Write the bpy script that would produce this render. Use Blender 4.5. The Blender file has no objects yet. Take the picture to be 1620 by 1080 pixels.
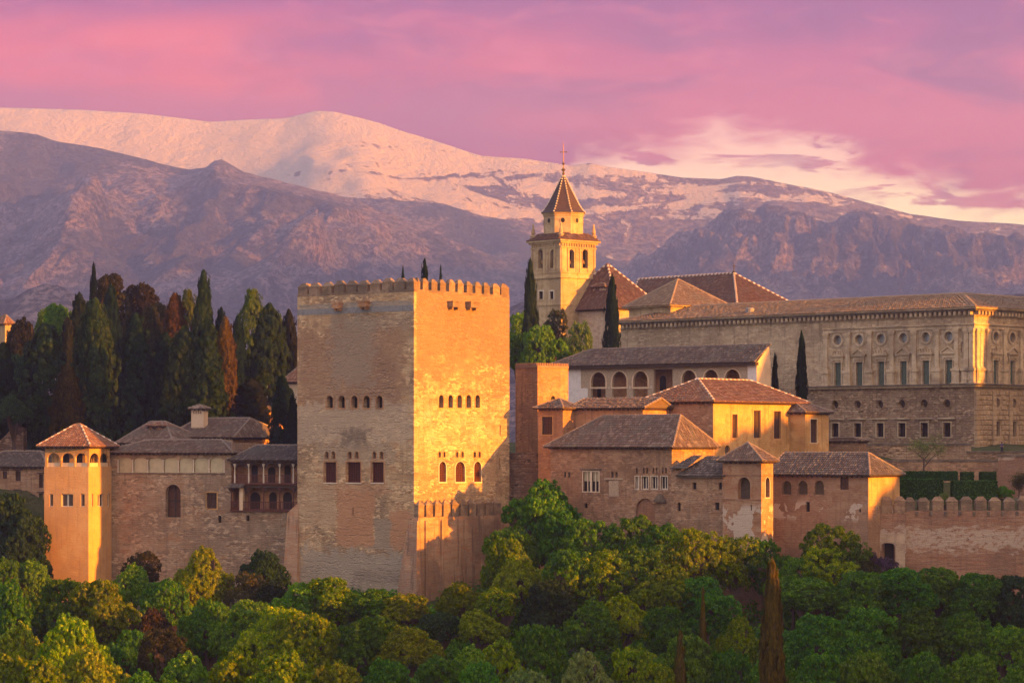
import bpy, bmesh, math, random
import numpy as np
from mathutils import Vector, Matrix, noise
from mathutils.geometry import tessellate_polygon
random.seed(7)
S = bpy.context.scene
COL = S.collection
R_ = math.radians

# ---------------------------------------------------------------- camera, sky, sun, exposure
F = 4275.0            # focal length in photograph pixels (1620 wide)
HZ = 700.0            # horizon row
cam_d = bpy.data.cameras.new('camera'); cam = bpy.data.objects.new('camera', cam_d); COL.objects.link(cam)
cam_d.lens = 95.0; cam_d.sensor_width = 36.0; cam_d.shift_y = 160.0/1620.0
cam_d.clip_start = 1.0; cam_d.clip_end = 60000.0
cam.location = (0, 0, 0); cam.rotation_euler = (math.pi/2, 0, 0)
S.camera = cam
S.view_settings.view_transform = 'Standard'; S.view_settings.look = 'None'
S.view_settings.exposure = 2.1; S.view_settings.gamma = 1.0
SUN_AZ, SUN_EL = 30.0, 7.4
to_sun = Vector((math.cos(R_(SUN_AZ))*math.cos(R_(SUN_EL)), -math.sin(R_(SUN_AZ))*math.cos(R_(SUN_EL)), math.sin(R_(SUN_EL))))
sd = bpy.data.lights.new('sun', 'SUN'); sun = bpy.data.objects.new('sun', sd); COL.objects.link(sun)
sd.energy = 4.0; sd.angle = R_(0.9); sd.color = (1.0, 0.33, 0.015)
sun.rotation_euler = to_sun.to_track_quat('Z', 'Y').to_euler()

class NT:
    """small node-tree helper"""
    def __init__(s, nt): s.nt = nt; s.l = nt.links
    def n(s, t, **kw):
        nd = s.nt.nodes.new(t)
        for k, v in kw.items():
            if hasattr(nd, k): setattr(nd, k, v)
        return nd
    def set(s, sock, v):
        if hasattr(v, 'is_output') or isinstance(v, bpy.types.NodeSocket): s.l.new(v, sock)
        elif v is not None:
            if isinstance(v, (tuple, list)) and len(v) == 3 and sock.type == 'RGBA': v = (*v, 1)
            sock.default_value = v
    def math(s, op, a, b=None, c=None, clamp=False):
        nd = s.n('ShaderNodeMath', operation=op); nd.use_clamp = clamp
        s.set(nd.inputs[0], a)
        if b is not None: s.set(nd.inputs[1], b)
        if c is not None: s.set(nd.inputs[2], c)
        return nd.outputs[0]
    def sst(s, x, a, b, to0=0.0, to1=1.0):
        nd = s.n('ShaderNodeMapRange', interpolation_type='SMOOTHSTEP')
        s.set(nd.inputs[0], x); nd.inputs[1].default_value = a; nd.inputs[2].default_value = b
        nd.inputs[3].default_value = to0; nd.inputs[4].default_value = to1
        return nd.outputs[0]
    def lin(s, x, a, b, to0=0.0, to1=1.0):
        nd = s.n('ShaderNodeMapRange'); s.set(nd.inputs[0], x)
        for i, v in enumerate((a, b, to0, to1)): nd.inputs[i+1].default_value = v
        return nd.outputs[0]
    def mix(s, f, a, b, blend='MIX'):
        nd = s.n('ShaderNodeMix', data_type='RGBA', blend_type=blend)
        s.set(nd.inputs[0], f); s.set(nd.inputs[6], a); s.set(nd.inputs[7], b)
        return nd.outputs[2]
    def map(s, vec, scale=(1,1,1), loc=(0,0,0), rot=(0,0,0)):
        nd = s.n('ShaderNodeMapping'); s.set(nd.inputs[0], vec)
        nd.inputs[1].default_value = loc; nd.inputs[2].default_value = rot; nd.inputs[3].default_value = scale
        return nd.outputs[0]
    def noise(s, vec, scale, detail=4, rough=.55, dist=0.0, col=False):
        nd = s.n('ShaderNodeTexNoise'); s.set(nd.inputs['Vector'], vec)
        nd.inputs['Scale'].default_value = scale; nd.inputs['Detail'].default_value = detail
        nd.inputs['Roughness'].default_value = rough; nd.inputs['Distortion'].default_value = dist
        return nd.outputs['Color' if col else 'Fac']
    def sep(s, vec):
        nd = s.n('ShaderNodeSeparateXYZ'); s.set(nd.inputs[0], vec); return nd.outputs
    def comb(s, x, y, z):
        nd = s.n('ShaderNodeCombineXYZ'); s.set(nd.inputs[0], x); s.set(nd.inputs[1], y); s.set(nd.inputs[2], z); return nd.outputs[0]

def lin3(r, g, b):
    f = lambda c: (c/255/12.92) if c <= 10 else ((c/255+.055)/1.055)**2.4
    return (f(r), f(g), f(b))

# sunset sky, a function of direction only: magenta cloud sheet, cream gap low on the right, bright west
W = bpy.data.worlds.new('World'); S.world = W; W.use_nodes = True
W.node_tree.nodes.clear(); w = NT(W.node_tree)
tc = w.n('ShaderNodeTexCoord').outputs['Generated']
sx, sy, sz = w.sep(tc)
az = w.math('ARCTAN2', sx, sy)                         # 0 = view direction, + to the right
el = w.math('ARCSINE', sz)
cv = w.comb(w.math('MULTIPLY', az, 1.0), w.math('MULTIPLY', el, 3.2), 0.37)
n1 = w.noise(cv, 12.0, 7, .55, .8)
n2 = w.noise(w.map(cv, (1, 1, 1), (3.1, 1.7, 0)), 42.0, 7, .62, .5)
n3 = w.noise(w.map(cv, (1, 1, 1), (7.7, 5.2, 0)), 6.5, 6, .55, .5)
c_top = lin3(158, 74, 146); c_mid = lin3(226, 122, 142); c_low = lin3(222, 134, 150)
g1 = w.mix(w.sst(el, .075, .125), c_low, c_mid)
g2 = w.mix(w.sst(el, .118, .17), g1, c_top)
# salmon streak on the left, mauve masses on the right
g2 = w.mix(w.math('MULTIPLY', w.sst(az, .10, -.12), w.math('MULTIPLY', w.sst(n3, .38, .6), w.sst(el, .165, .145))), g2, lin3(255, 130, 116))
g2 = w.mix(w.math('MULTIPLY', w.math('MULTIPLY', w.sst(n1, .44, .66), w.sst(az, -.16, .04, .35, 1.0)), .7), g2, lin3(140, 84, 140))
g2 = w.mix(w.math('MULTIPLY', w.sst(n2, .48, .70), .32), g2, lin3(255, 160, 160))
# mauve bank resting on the snow range at left
mb_ = w.math('MULTIPLY', w.sst(w.math('ADD', el, w.math('MULTIPLY', w.math('SUBTRACT', n3, .5), .02)), .137, .122), w.sst(az, .08, -.02))
g2 = w.mix(w.math('MULTIPLY', mb_, .75), g2, lin3(196, 122, 152))
# cream gap
e2 = w.math('ADD', el, w.math('MULTIPLY', w.math('SUBTRACT', n1, .5), .07))
e2 = w.math('ADD', e2, w.math('MULTIPLY', w.math('SUBTRACT', n2, .5), .03))
e2 = w.math('ADD', e2, w.math('MULTIPLY', w.math('ABSOLUTE', w.math('SUBTRACT', az, .09)), .28))
rp_ = w.n('ShaderNodeValToRGB'); w.set(rp_.inputs[0], w.lin(az, -.05, .25)); cr_ = rp_.color_ramp
stops = [(700,.060),(850,.075),(910,.103),(1000,.108),(1100,.115),(1250,.1165),(1330,.110),(1400,.100),(1500,.093),(1620,.089),(1800,.087)]
while len(cr_.elements) < len(stops): cr_.elements.new(.5)
for e_, (p_, v_) in zip(cr_.elements, stops): e_.position = (math.atan((p_-810)/F)+.05)/.30; e_.color = (v_, v_, v_, 1)
df = w.math('SUBTRACT', rp_.outputs[0], el)
df = w.math('ADD', df, w.math('MULTIPLY', w.math('SUBTRACT', n1, .5), .022)); df = w.math('ADD', df, w.math('MULTIPLY', w.math('SUBTRACT', n2, .5), .026))
gap = w.sst(df, -.006, .011)
wsp = w.noise(w.comb(w.math('MULTIPLY', az, 1.0), w.math('MULTIPLY', el, 4.5), 2.2), 26.0, 5, .6, .5)
gap = w.math('MULTIPLY', gap, w.math('SUBTRACT', 1.0, w.math('MULTIPLY', w.math('MULTIPLY', w.sst(wsp, .50, .60), w.sst(df, .028, .008)), .85)))
cream = w.mix(w.sst(el, .08, .112), (1.45, 1.95, .95), (1.35, 1.35, .85))
g3 = w.mix(gap, g2, cream)
# the rest of the dome: lilac overhead, glowing apricot in the west (behind right), soft rose behind
dome = w.mix(w.sst(sz, .25, .85), (.76, .67, .86), (.56, .70, 1.22))
sd_dot = w.n('ShaderNodeVectorMath', operation='DOT_PRODUCT'); w.set(sd_dot.inputs[0], tc); sd_dot.inputs[1].default_value = to_sun
glow = w.sst(sd_dot.outputs['Value'], -.2, 1.0)
dome = w.mix(glow, dome, (2.0, 1.15, .75))
back = w.sst(sy, .55, -.25)
dome = w.mix(w.math('MULTIPLY', back, .55), dome, (1.06, .92, .84))
g3 = w.mix(1.0, g3, (.90, .49, .86), 'MULTIPLY')
infr = w.math('MULTIPLY', w.sst(el, .30, .19), w.sst(w.math('ABSOLUTE', az), .60, .24))
skyc = w.mix(infr, dome, g3)
ground_dim = w.sst(sz, -.06, 0.0)
skyc = w.mix(ground_dim, (.10, .085, .06), skyc)
bg = w.n('ShaderNodeBackground'); w.set(bg.inputs[0], skyc); bg.inputs[1].default_value = 0.285
wo = w.n('ShaderNodeOutputWorld'); w.l.new(bg.outputs[0], wo.inputs[0])

# ---------------------------------------------------------------- helpers
def tag(o, label=None, cat=None, group=None, kind=None):
    if label: o['label'] = label
    if cat: o['category'] = cat
    if group: o['group'] = group
    if kind: o['kind'] = kind
    return o
def empty(name, loc, label, cat, group=None, rz=0):
    o = bpy.data.objects.new(name, None); COL.objects.link(o); o.location = loc; o.rotation_euler = (0, 0, rz)
    o.empty_display_size = .5
    return tag(o, label, cat, group)

def root_of(p):
    while p.parent: p = p.parent
    return p
class MB:
    def __init__(s): s.v = []; s.f = []; s.m = []; s.uv = []
    def add(s, vs, fs, m=0, uv=None):
        k = len(s.v); s.v.extend([tuple(p) for p in vs])
        for f in fs:
            s.f.append(tuple(i+k for i in f)); s.m.append(m); s.uv.append(uv)
    def quad(s, a, b, c, d, m=0, uv=None): s.add([a, b, c, d], [(0, 1, 2, 3)], m, uv)
    def box(s, lo, hi, m=0):
        x0, y0, z0 = lo; x1, y1, z1 = hi
        s.add([(x0,y0,z0),(x1,y0,z0),(x1,y1,z0),(x0,y1,z0),(x0,y0,z1),(x1,y0,z1),(x1,y1,z1),(x0,y1,z1)],
              [(0,3,2,1),(4,5,6,7),(0,1,5,4),(1,2,6,5),(2,3,7,6),(3,0,4,7)], m)
    def tube(s, pts, rs, n=7, m=0, cap=True):
        rings = []
        for i, p in enumerate(pts):
            p = Vector(p); q = Vector(pts[min(i+1, len(pts)-1)]) - Vector(pts[max(i-1, 0)])
            q = q.normalized() if q.length > 1e-6 else Vector((0, 0, 1))
            a = q.orthogonal().normalized(); b = q.cross(a)
            rings.append([p + (a*math.cos(2*math.pi*j/n) + b*math.sin(2*math.pi*j/n))*rs[i] for j in range(n)])
        # keep rings untwisted
        for i in range(1, len(rings)):
            best = min(range(n), key=lambda k: sum((rings[i][(j+k) % n]-rings[i-1][j]).length for j in range(n)))
            rings[i] = [rings[i][(j+best) % n] for j in range(n)]
        vs = [v for r in rings for v in r]; fs = []
        for i in range(len(rings)-1):
            for j in range(n):
                fs.append((i*n+j, i*n+(j+1) % n, (i+1)*n+(j+1) % n, (i+1)*n+j))
        if cap: fs.append(tuple(range(n))[::-1]); fs.append(tuple((len(rings)-1)*n+j for j in range(n)))
        s.add(vs, fs, m)
    def lathe(s, c, prof, n=16, m=0, rot=0.0, sx=1, sy=1):
        vs = []; fs = []
        for (r, z) in prof:
            for j in range(n):
                a = rot + 2*math.pi*j/n; vs.append((c[0]+r*sx*math.cos(a), c[1]+r*sy*math.sin(a), c[2]+z))
        for i in range(len(prof)-1):
            for j in range(n): fs.append((i*n+j, i*n+(j+1) % n, (i+1)*n+(j+1) % n, (i+1)*n+j))
        s.add(vs, fs, m)
    def build(s, name, mats, parent=None, smooth=False, org=None):
        me = bpy.data.meshes.new(name)
        o3 = Vector(org) if org is not None else (Vector(root_of(parent).location) if parent is not None else Vector((0, 0, 0)))
        me.from_pydata([(p[0]-o3.x, p[1]-o3.y, p[2]-o3.z) for p in s.v], [], s.f)
        if not isinstance(mats, (list, tuple)): mats = [mats]
        for m in mats: me.materials.append(m)
        me.polygons.foreach_set('material_index', s.m)
        if any(u is not None for u in s.uv):
            ul = me.uv_layers.new(name='tile'); arr = []
            for p, u in zip(s.f, s.uv):
                arr.extend(list(u or (0, 0))*len(p))
            ul.data.foreach_set('uv', arr)
        if smooth: me.polygons.foreach_set('use_smooth', [True]*len(me.polygons))
        me.update()
        o = bpy.data.objects.new(name, me); COL.objects.link(o)
        if parent is not None: o.parent = parent
        elif org is not None: o.location = org
        return o

class Face:
    """vertical facade plane: origin corner c, unit direction d (2D), outward normal n (2D)"""
    def __init__(s, c, d, n): s.c = Vector(c); s.d = Vector(d); s.n = Vector(n); s.holes = []
    def t(s, px):
        k = px - 810
        return (k*s.c.y - F*s.c.x)/(F*s.d.x - k*s.d.y)
    def z(s, px, py): return (HZ-py)/F*(s.c.y + s.t(px)*s.d.y)
    def P(s, t, z, o=0.0):
        p = s.c + s.d*t + s.n*o
        return Vector((p.x, p.y, z))
    def off(s, o): return Face(s.c + s.n*o, s.d, s.n)
def prism(mb, face, poly, o0, o1, m=0):
    n = len(poly)
    vs = [face.P(t, z, o0) for t, z in poly] + [face.P(t, z, o1) for t, z in poly]
    fs = [tuple(range(n)), tuple(range(2*n-1, n-1, -1))] + [(i, (i+1) % n, n+(i+1) % n, n+i) for i in range(n)]
    mb.add(vs, fs, m)
def rectp(t0, z0, t1, z1): return [(t0, z0), (t1, z0), (t1, z1), (t0, z1)]
def archp(t0, z0, t1, z1, k=1.0, n=12):
    if t0 > t1: t0, t1 = t1, t0
    c = (t0+t1)/2; r = (t1-t0)/2; zs = z1 - r*k
    return [(t0, z0), (t1, z0)] + [(c + r*math.cos(math.pi*i/n), zs + r*k*math.sin(math.pi*i/n)) for i in range(n+1)]
def circp(c, z, rt, rz, n=18): return [(c+rt*math.cos(2*math.pi*i/n), z+rz*math.sin(2*math.pi*i/n)) for i in range(n)]
def pxrect(f, x0, y0, x1, y1):
    xm = (x0+x1)/2; a, b = f.t(x0), f.t(x1)
    return min(a, b), f.z(xm, y1), max(a, b), f.z(xm, y0)      # t0,z0,t1,z1
def scaled(poly, dt):
    ct = sum(p[0] for p in poly)/len(poly); cz = sum(p[1] for p in poly)/len(poly)
    ht = max(abs(p[0]-ct) for p in poly); hz = max(abs(p[1]-cz) for p in poly)
    return [(ct+(t-ct)*(ht+dt)/ht, cz+(z-cz)*(hz+dt)/hz) for t, z in poly]
def skin(mb, face, outer, holes, m=0, mrev=None):
    """flat wall skin with real openings and their reveals"""
    loops = [[Vector((t, z, 0)) for t, z in outer]] + [[Vector((t, z, 0)) for t, z in h] for h, d in holes]
    tris = tessellate_polygon(loops)
    flat = [p for lp in loops for p in lp]
    mb.add([face.P(p.x, p.y) for p in flat], [tuple(t) for t in tris], m)
    for h, d in holes:
        n = len(h)
        vs = [face.P(t, z) for t, z in h] + [face.P(t, z, -d) for t, z in h]
        mb.add(vs, [(i, (i+1) % n, n+(i+1) % n, n+i) for i in range(n)], m if mrev is None else mrev)
def ring(mb, face, poly, w_, o0, o1, m=0):
    out = scaled(poly, w_); n = len(poly)
    for a0, a1 in ((poly, out),):
        vs = [face.P(t, z, o1) for t, z in a0] + [face.P(t, z, o1) for t, z in a1] + \
             [face.P(t, z, o0) for t, z in a1] + [face.P(t, z, o0) for t, z in a0]
        fs = []
        for i in range(n):
            j = (i+1) % n
            fs += [(i, j, n+j, n+i), (n+i, n+j, 2*n+j, 2*n+i), (3*n+i, 3*n+j, j, i)]
        mb.add(vs, fs, m)

class Bld:
    def __init__(s, name, label, cat, cx, Y, th, lx=None, rx=None, L=None, R=None, z0=-25.0, group=None):
        s.C = Vector(((cx-810)/F*Y, Y)); a = R_(th); s.th = th
        s.u = Vector((-math.cos(a), math.sin(a))); s.v = Vector((math.sin(a), math.cos(a)))
        s.FL = Face(s.C, s.u, -s.v); s.FR = Face(s.C, s.v, -s.u)
        s.L = L if L else s.FL.t(lx); s.R = R if R else s.FR.t(rx)
        s.z0 = z0; s.root = empty(name, (s.C.x, s.C.y, z0), label, cat, group)
    def zc(s, py): return (HZ-py)/F*s.C.y
    def uv(s, a, b, z): p = s.C + s.u*a + s.v*b; return Vector((p.x, p.y, z))
    def walls(s, zt, mat, name='wall', extra=None):
        mb = MB()
        skin(mb, s.FL, rectp(0, s.z0, s.L, zt), s.FL.holes); skin(mb, s.FR, rectp(0, s.z0, s.R, zt), s.FR.holes)
        q = lambda a, b, z: s.uv(a, b, z)
        mb.quad(q(s.L, 0, s.z0), q(s.L, s.R, s.z0), q(s.L, s.R, zt), q(s.L, 0, zt))
        mb.quad(q(0, s.R, s.z0), q(s.L, s.R, s.z0), q(s.L, s.R, zt), q(0, s.R, zt))
        mb.quad(q(0, 0, zt), q(s.L, 0, zt), q(s.L, s.R, zt), q(0, s.R, zt))
        s.zt = zt
        return mb.build(name, mat, s.root)
    def uv_at(s, px, py, v):
        """point on the line v=const (parallel to the left face) seen at px; -> (u, z)"""
        f = Face(s.C + s.v*v, s.u, -s.v)
        return f.t(px), f.z(px, py)

def window(b, face, x0, y0, x1, y1, kind='rect', depth=.35, pane='dark', bars=None, frame=None, fw=.09, surround=None, sw=.15,
           name='window', sill=None, k=1.0, hole=True, parent=None):
    t0, z0, t1, z1 = pxrect(face, x0, y0, x1, y1)
    if kind == 'rect': poly = rectp(t0, z0, t1, z1)
    elif kind == 'arch': poly = archp(t0, z0, t1, z1, k)
    else: poly = circp((t0+t1)/2, (z0+z1)/2, (t1-t0)/2, (z1-z0)/2)
    if hole: face.holes.append((poly, depth))
    mb = MB(); mb.add([face.P(t, z, -depth+.01) for t, z in poly], [tuple(range(len(poly)))])
    w_ = mb.build(name, M[pane], parent or b.root)
    if frame:
        fb = MB(); o0, o1 = -depth+.015, -depth+.09
        if kind == 'rect':
            prism(fb, face, rectp(t0, z0, t0+fw, z1), o0, o1); prism(fb, face, rectp(t1-fw, z0, t1, z1), o0, o1)
            prism(fb, face, rectp(t0+fw, z0, t1-fw, z0+fw), o0, o1); prism(fb, face, rectp(t0+fw, z1-fw, t1-fw, z1), o0, o1)
        else: ring(fb, face, scaled(poly, -fw), fw, o0, o1)
        if bars:
            nv, nh, bw = bars
            hh = z1-z0
            for i in range(1, nv+1):
                t = t0+(t1-t0)*i/(nv+1); top = z1-fw if kind == 'rect' else z1-fw-abs(t-(t0+t1)/2)*.6
                prism(fb, face, rectp(t-bw/2, z0+fw, t+bw/2, top), o0, o1-.01)
            for i in range(1, nh+1):
                z = z0+hh*i/(nh+1); dt = 0
                if kind == 'arch' and z > z1-(t1-t0)/2: dt = (z-(z1-(t1-t0)/2))*.55
                prism(fb, face, rectp(t0+fw+dt, z-bw/2, t1-fw-dt, z+bw/2), o0, o1-.02)
        fb.build('frame', M[frame], w_)
    if surround:
        sb = MB(); ring(sb, face, poly, sw, -.02, .06); sb.build('surround', M[surround], w_)
    if sill:
        sb = MB(); prism(sb, face, rectp(t0-.15, z0-.18, t1+.15, z0-.003), -.05, .12); sb.build('sill', M[sill], w_)
    return w_

# ---- tiled roofs: every course of barrel tiles is modelled
def tiled(mb, eave0, eave1, top1, top0, pitch=.36, tl=.55, h=.11, rnd=None):
    e0 = Vector(eave0); e1 = Vector(eave1); poly = [e0, e1, Vector(top1), Vector(top0)]
    ex = (e1-e0).normalized(); nrm = (e1-e0).cross(Vector(top0)-e0)
    if nrm.length < 1e-6: nrm = (e1-e0).cross(Vector(top1)-e0)
    nrm.normalize()
    if nrm.z < 0: nrm = -nrm
    sl = nrm.cross(ex).normalized()
    if sl.z < 0: sl = -sl
    P2 = [((p-e0).dot(ex), (p-e0).dot(sl)) for p in poly]
    us = [p[0] for p in P2]; u0, u1 = min(us), max(us)
    mb.add([p - nrm*.02 for p in poly], [(0, 1, 2, 3)], 0, (0.5, 0.5))
    n = max(1, int((u1-u0)/pitch)); pw = (u1-u0)/n
    for i in range(n):
        uc = u0+(i+.5)*pw; vs = []
        for k in range(4):
            a, b = P2[k], P2[(k+1) % 4]
            if abs(a[0]-b[0]) < 1e-9: continue
            t = (uc-a[0])/(b[0]-a[0])
            if -1e-6 <= t <= 1+1e-6: vs.append(a[1]+(b[1]-a[1])*t)
        if len(vs) < 2: continue
        v0, v1 = min(vs), max(vs)
        if v1-v0 < .1: continue
        m = max(1, int((v1-v0)/tl)); dv = (v1-v0)/m
        v0 -= .12
        wob = random.uniform(-.02, .02)
        for j in range(m):
            a = v0+j*dv; b = a+dv+.06
            hj = h*random.uniform(.7, 1.25); uj = uc+wob+random.uniform(-.025, .025)
            P = lambda u, v, z: e0+ex*u+sl*v+nrm*z
            uvv = (i+.5, j+.5+random.random()*.3)
            lo = .06+random.uniform(0, .03)
            vsx = [P(uj-pw*.46, a, 0), P(uj-pw*.2, a, hj+lo), P(uj+pw*.2, a, hj+lo), P(uj+pw*.46, a, 0),
                   P(uj-pw*.46, b, -.01), P(uj-pw*.2, b, hj*.8), P(uj+pw*.2, b, hj*.8), P(uj+pw*.46, b, -.01)]
            mb.add(vsx, [(0, 1, 5, 4), (1, 2, 6, 5), (2, 3, 7, 6)] + ([(0, 3, 2, 1)] if j == 0 else []), 0, uvv)
def caps(mb, a, b, r=.2, step=.55, m0=0, m1=0):
    a = Vector(a); b = Vector(b); L = (b-a).length; n = max(1, int(L/step)); d = (b-a)/n
    for i in range(n):
        p = a+d*i; q = a+d*(i+.94)
        rr = r*random.uniform(.9, 1.12)
        mb.tube([p+Vector((0, 0, .05)), q+Vector((0, 0, .03))], [rr, rr*.8], 6, m0 if i % 2 else m1)
def slab_roof(b, rp, z_e, ov=.7, name='roof', tile='tile', ridge=('tile', 'tile'), gable=False, u0=0.0, u1=None, v0=0.0, v1=None, capr=.19, soff='wood_dark', base=None):
    """hip (or gable) roof over rectangle u0..u1, v0..v1 (local), ridge points rp=[(u,v,z),(u,v,z)] (r1 nearer the u0 end)"""
    base = base or b
    u1 = b.L if u1 is None else u1; v1 = b.R if v1 is None else v1
    A = b.uv(u0-ov, v0-ov, z_e); B_ = b.uv(u1+ov, v0-ov, z_e); C_ = b.uv(u1+ov, v1+ov, z_e); D = b.uv(u0-ov, v1+ov, z_e)
    r1 = b.uv(*rp[0]); r2 = b.uv(*rp[1])
    mb = MB(); tiled(mb, A, B_, r2, r1); tiled(mb, A, D, r1, r1); tiled(mb, D, C_, r2, r1); tiled(mb, B_, C_, r2, r2)
    ro = mb.build(name, M[tile], base.root)
    sb = MB(); q = lambda a, c, z: b.uv(a, c, z)
    lo = z_e-.22; o = ov-.03
    vs = [q(u0-o, v0-o, lo), q(u1+o, v0-o, lo), q(u1+o, v1+o, lo), q(u0-o, v1+o, lo)]
    vs += [v+Vector((0, 0, .2)) for v in vs]
    sb.add(vs, [(0, 1, 2, 3), (0, 1, 5, 4), (1, 2, 6, 5), (2, 3, 7, 6), (3, 0, 4, 7)])
    # rafter ends
    for t in np.arange(u0, u1, .8): prism(sb, b.FL, rectp(t, lo-.15, t+.14, lo+.01), -v0, -v0+o-.08)
    for t in np.arange(v0, v1, .8): prism(sb, b.FR, rectp(t, lo-.15, t+.14, lo+.01), -u0, -u0+o-.08)
    sb.build('eave', M[soff], ro)
    cb = MB()
    for p, q_ in ((A, r1), (D, r1), (B_, r2), (C_, r2), (r1, r2)):
        if (q_-p).length > .5: caps(cb, p, q_, capr, .55, 0, 1)
    cb.build('ridge_tiles', [M[ridge[0]], M[ridge[1]]], ro)
    return ro

# ---------------------------------------------------------------- materials
M = {}
def mat_new(name):
    m = bpy.data.materials.new(name); m.use_nodes = True; m.node_tree.nodes.clear(); t = NT(m.node_tree)
    bs = t.n('ShaderNodeBsdfPrincipled'); out = t.n('ShaderNodeOutputMaterial'); t.l.new(bs.outputs[0], out.inputs[0])
    bs.inputs['Specular IOR Level'].default_value = .25
    M[name] = m; return m, t, bs
def wallmat(name, cols, scale=.25, strata=1.0, bump=.25, brick=None, fine=.35, stain=.35, patch=None, rough=.92, streak=.3, cells=0.0):
    """cols: main, second, third, dark-stain"""
    m, t, bs = mat_new(name)
    oc = t.n('ShaderNodeTexCoord').outputs['Object']
    st = t.map(oc, (1, 1, 1+strata*2.2))
    a = t.noise(st, scale, 6, .6, .5); b = t.noise(t.map(st, (1,1,1), (11, 4, 7)), scale*1.9, 6, .62, .8)
    c = t.noise(t.map(oc, (1, 1, 1), (3, 9, 1)), scale*.45, 4, .5, .4)
    col = t.mix(t.sst(a, .42, .58), cols[0], cols[1]); col = t.mix(t.sst(b, .52, .62), col, cols[2])
    col = t.mix(t.math('MULTIPLY', t.sst(c, .47, .56), stain), col, cols[3])
    # coursing: thin irregular horizontal beds
    bed = t.noise(t.map(oc, (.35, .35, 3.2)), 1.5, 5, .7, .3)
    col = t.mix(t.math('MULTIPLY', t.sst(bed, .48, .66), fine*strata), col, cols[3])
    bed2 = t.noise(t.map(oc, (1.2, 1.2, 2.6), (5, 5, 5)), 2.4, 5, .75)
    col = t.mix(t.math('MULTIPLY', t.sst(bed2, .5, .68), fine), col, tuple(min(1, x*1.5) for x in cols[0]))
    # vertical rain streaks
    vs = t.noise(t.map(oc, (1.6, 1.6, .10), (8, 2, 3)), 1.0, 5, .65)
    col = t.mix(t.math('MULTIPLY', t.sst(vs, .53, .64), streak), col, cols[3])
    hgt = t.math('ADD', bed, t.math('MULTIPLY', bed2, .8))
    if cells:
        vo = t.n('ShaderNodeTexVoronoi'); t.set(vo.inputs['Vector'], t.map(oc, (1, 1, 2.0))); vo.inputs['Scale'].default_value = 1.5
        vr = t.sep(vo.outputs['Color'])[0]; reg = t.sst(t.noise(t.map(oc, (1, 1, 1.6), (7, 7, 7)), .3, 5, .65, .5), .42, .56)
        kk = t.math('MULTIPLY', reg, cells)
        col = t.mix(t.math('MULTIPLY', kk, t.sst(vr, .55, .9)), col, tuple(min(1, x*1.55) for x in cols[1])); col = t.mix(t.math('MULTIPLY', kk, t.sst(vr, .38, .05)), col, cols[3])
        hgt = t.math('ADD', hgt, t.math('MULTIPLY', t.math('MULTIPLY', t.sst(vo.outputs['Distance'], .5, .1), reg), .8))
    if brick:
        # courses by height, joints by distance along the two grid directions
        ox, oy, oz = t.sep(oc)
        al = t.math('SUBTRACT', t.math('MULTIPLY', ox, 1.0), t.math('MULTIPLY', oy, .85))
        bt = t.n('ShaderNodeTexBrick'); t.set(bt.inputs['Vector'], t.comb(al, oz, 0))
        bt.inputs['Scale'].default_value = 1.0; bt.inputs['Brick Width'].default_value = brick[0]; bt.inputs['Row Height'].default_value = brick[1]
        bt.inputs['Mortar Size'].default_value = brick[2]; bt.inputs['Mortar Smooth'].default_value = .3
        bt.inputs['Color1'].default_value = (1, 1, 1, 1); bt.inputs['Color2'].default_value = (.72, .70, .68, 1); bt.inputs['Mortar'].default_value = (.62, .58, .54, 1)
        col = t.mix(brick[3], col, bt.outputs['Color'], 'MULTIPLY')
        hgt = t.math('ADD', hgt, t.math('MULTIPLY', bt.outputs['Fac'], -.6))
    if patch: col, hgt = patch(t, oc, col, hgt)
    fn = t.noise(oc, 5.0, 5, .7)
    col = t.mix(t.math('MULTIPLY', t.sst(fn, .42, .72), .28), col, tuple(x*.55 for x in cols[0]))
    hgt = t.math('ADD', hgt, t.math('MULTIPLY', fn, .5))
    bp = t.n('ShaderNodeBump'); bp.inputs['Strength'].default_value = min(1, bump*2.2); bp.inputs['Distance'].default_value = .35
    t.set(bp.inputs['Height'], hgt); t.l.new(bp.outputs[0], bs.inputs['Normal'])
    t.set(bs.inputs['Base Color'], col); bs.inputs['Roughness'].default_value = rough
    return m
def plain(name, col, rough=.8, var=.25, scale=1.5, metal=0.0, spec=.25):
    m, t, bs = mat_new(name)
    oc = t.n('ShaderNodeTexCoord').outputs['Object']
    a = t.noise(oc, scale, 5, .65)
    c = t.mix(t.math('MULTIPLY', t.sst(a, .4, .65), 1.0), col, tuple(x*(1-var) for x in col))
    t.set(bs.inputs['Base Color'], c); bs.inputs['Roughness'].default_value = rough; bs.inputs['Metallic'].default_value = metal
    bs.inputs['Specular IOR Level'].default_value = spec
    return m
def tilemat(name, c1, c2, c3, lichen=(.30, .29, .27)):
    m, t, bs = mat_new(name)
    uv = t.n('ShaderNodeUVMap').outputs[0]; oc = t.n('ShaderNodeTexCoord').outputs['Object']
    wn = t.n('ShaderNodeTexWhiteNoise', noise_dimensions='2D'); t.set(wn.inputs['Vector'], uv)
    f = wn.outputs['Value']
    col = t.mix(t.sst(f, .2, .7), c1, c2); col = t.mix(t.sst(f, .72, .95), col, c3)
    big = t.noise(oc, .3, 5, .6, .3)
    col = t.mix(t.math('MULTIPLY', t.sst(big, .48, .66), .6), col, lichen)
    sm = t.noise(oc, 2.2, 4, .7)
    col = t.mix(t.math('MULTIPLY', t.sst(sm, .5, .7), .45), col, tuple(x*.45 for x in c1))
    t.set(bs.inputs['Base Color'], col); bs.inputs['Roughness'].default_value = .9
    return m

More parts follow.
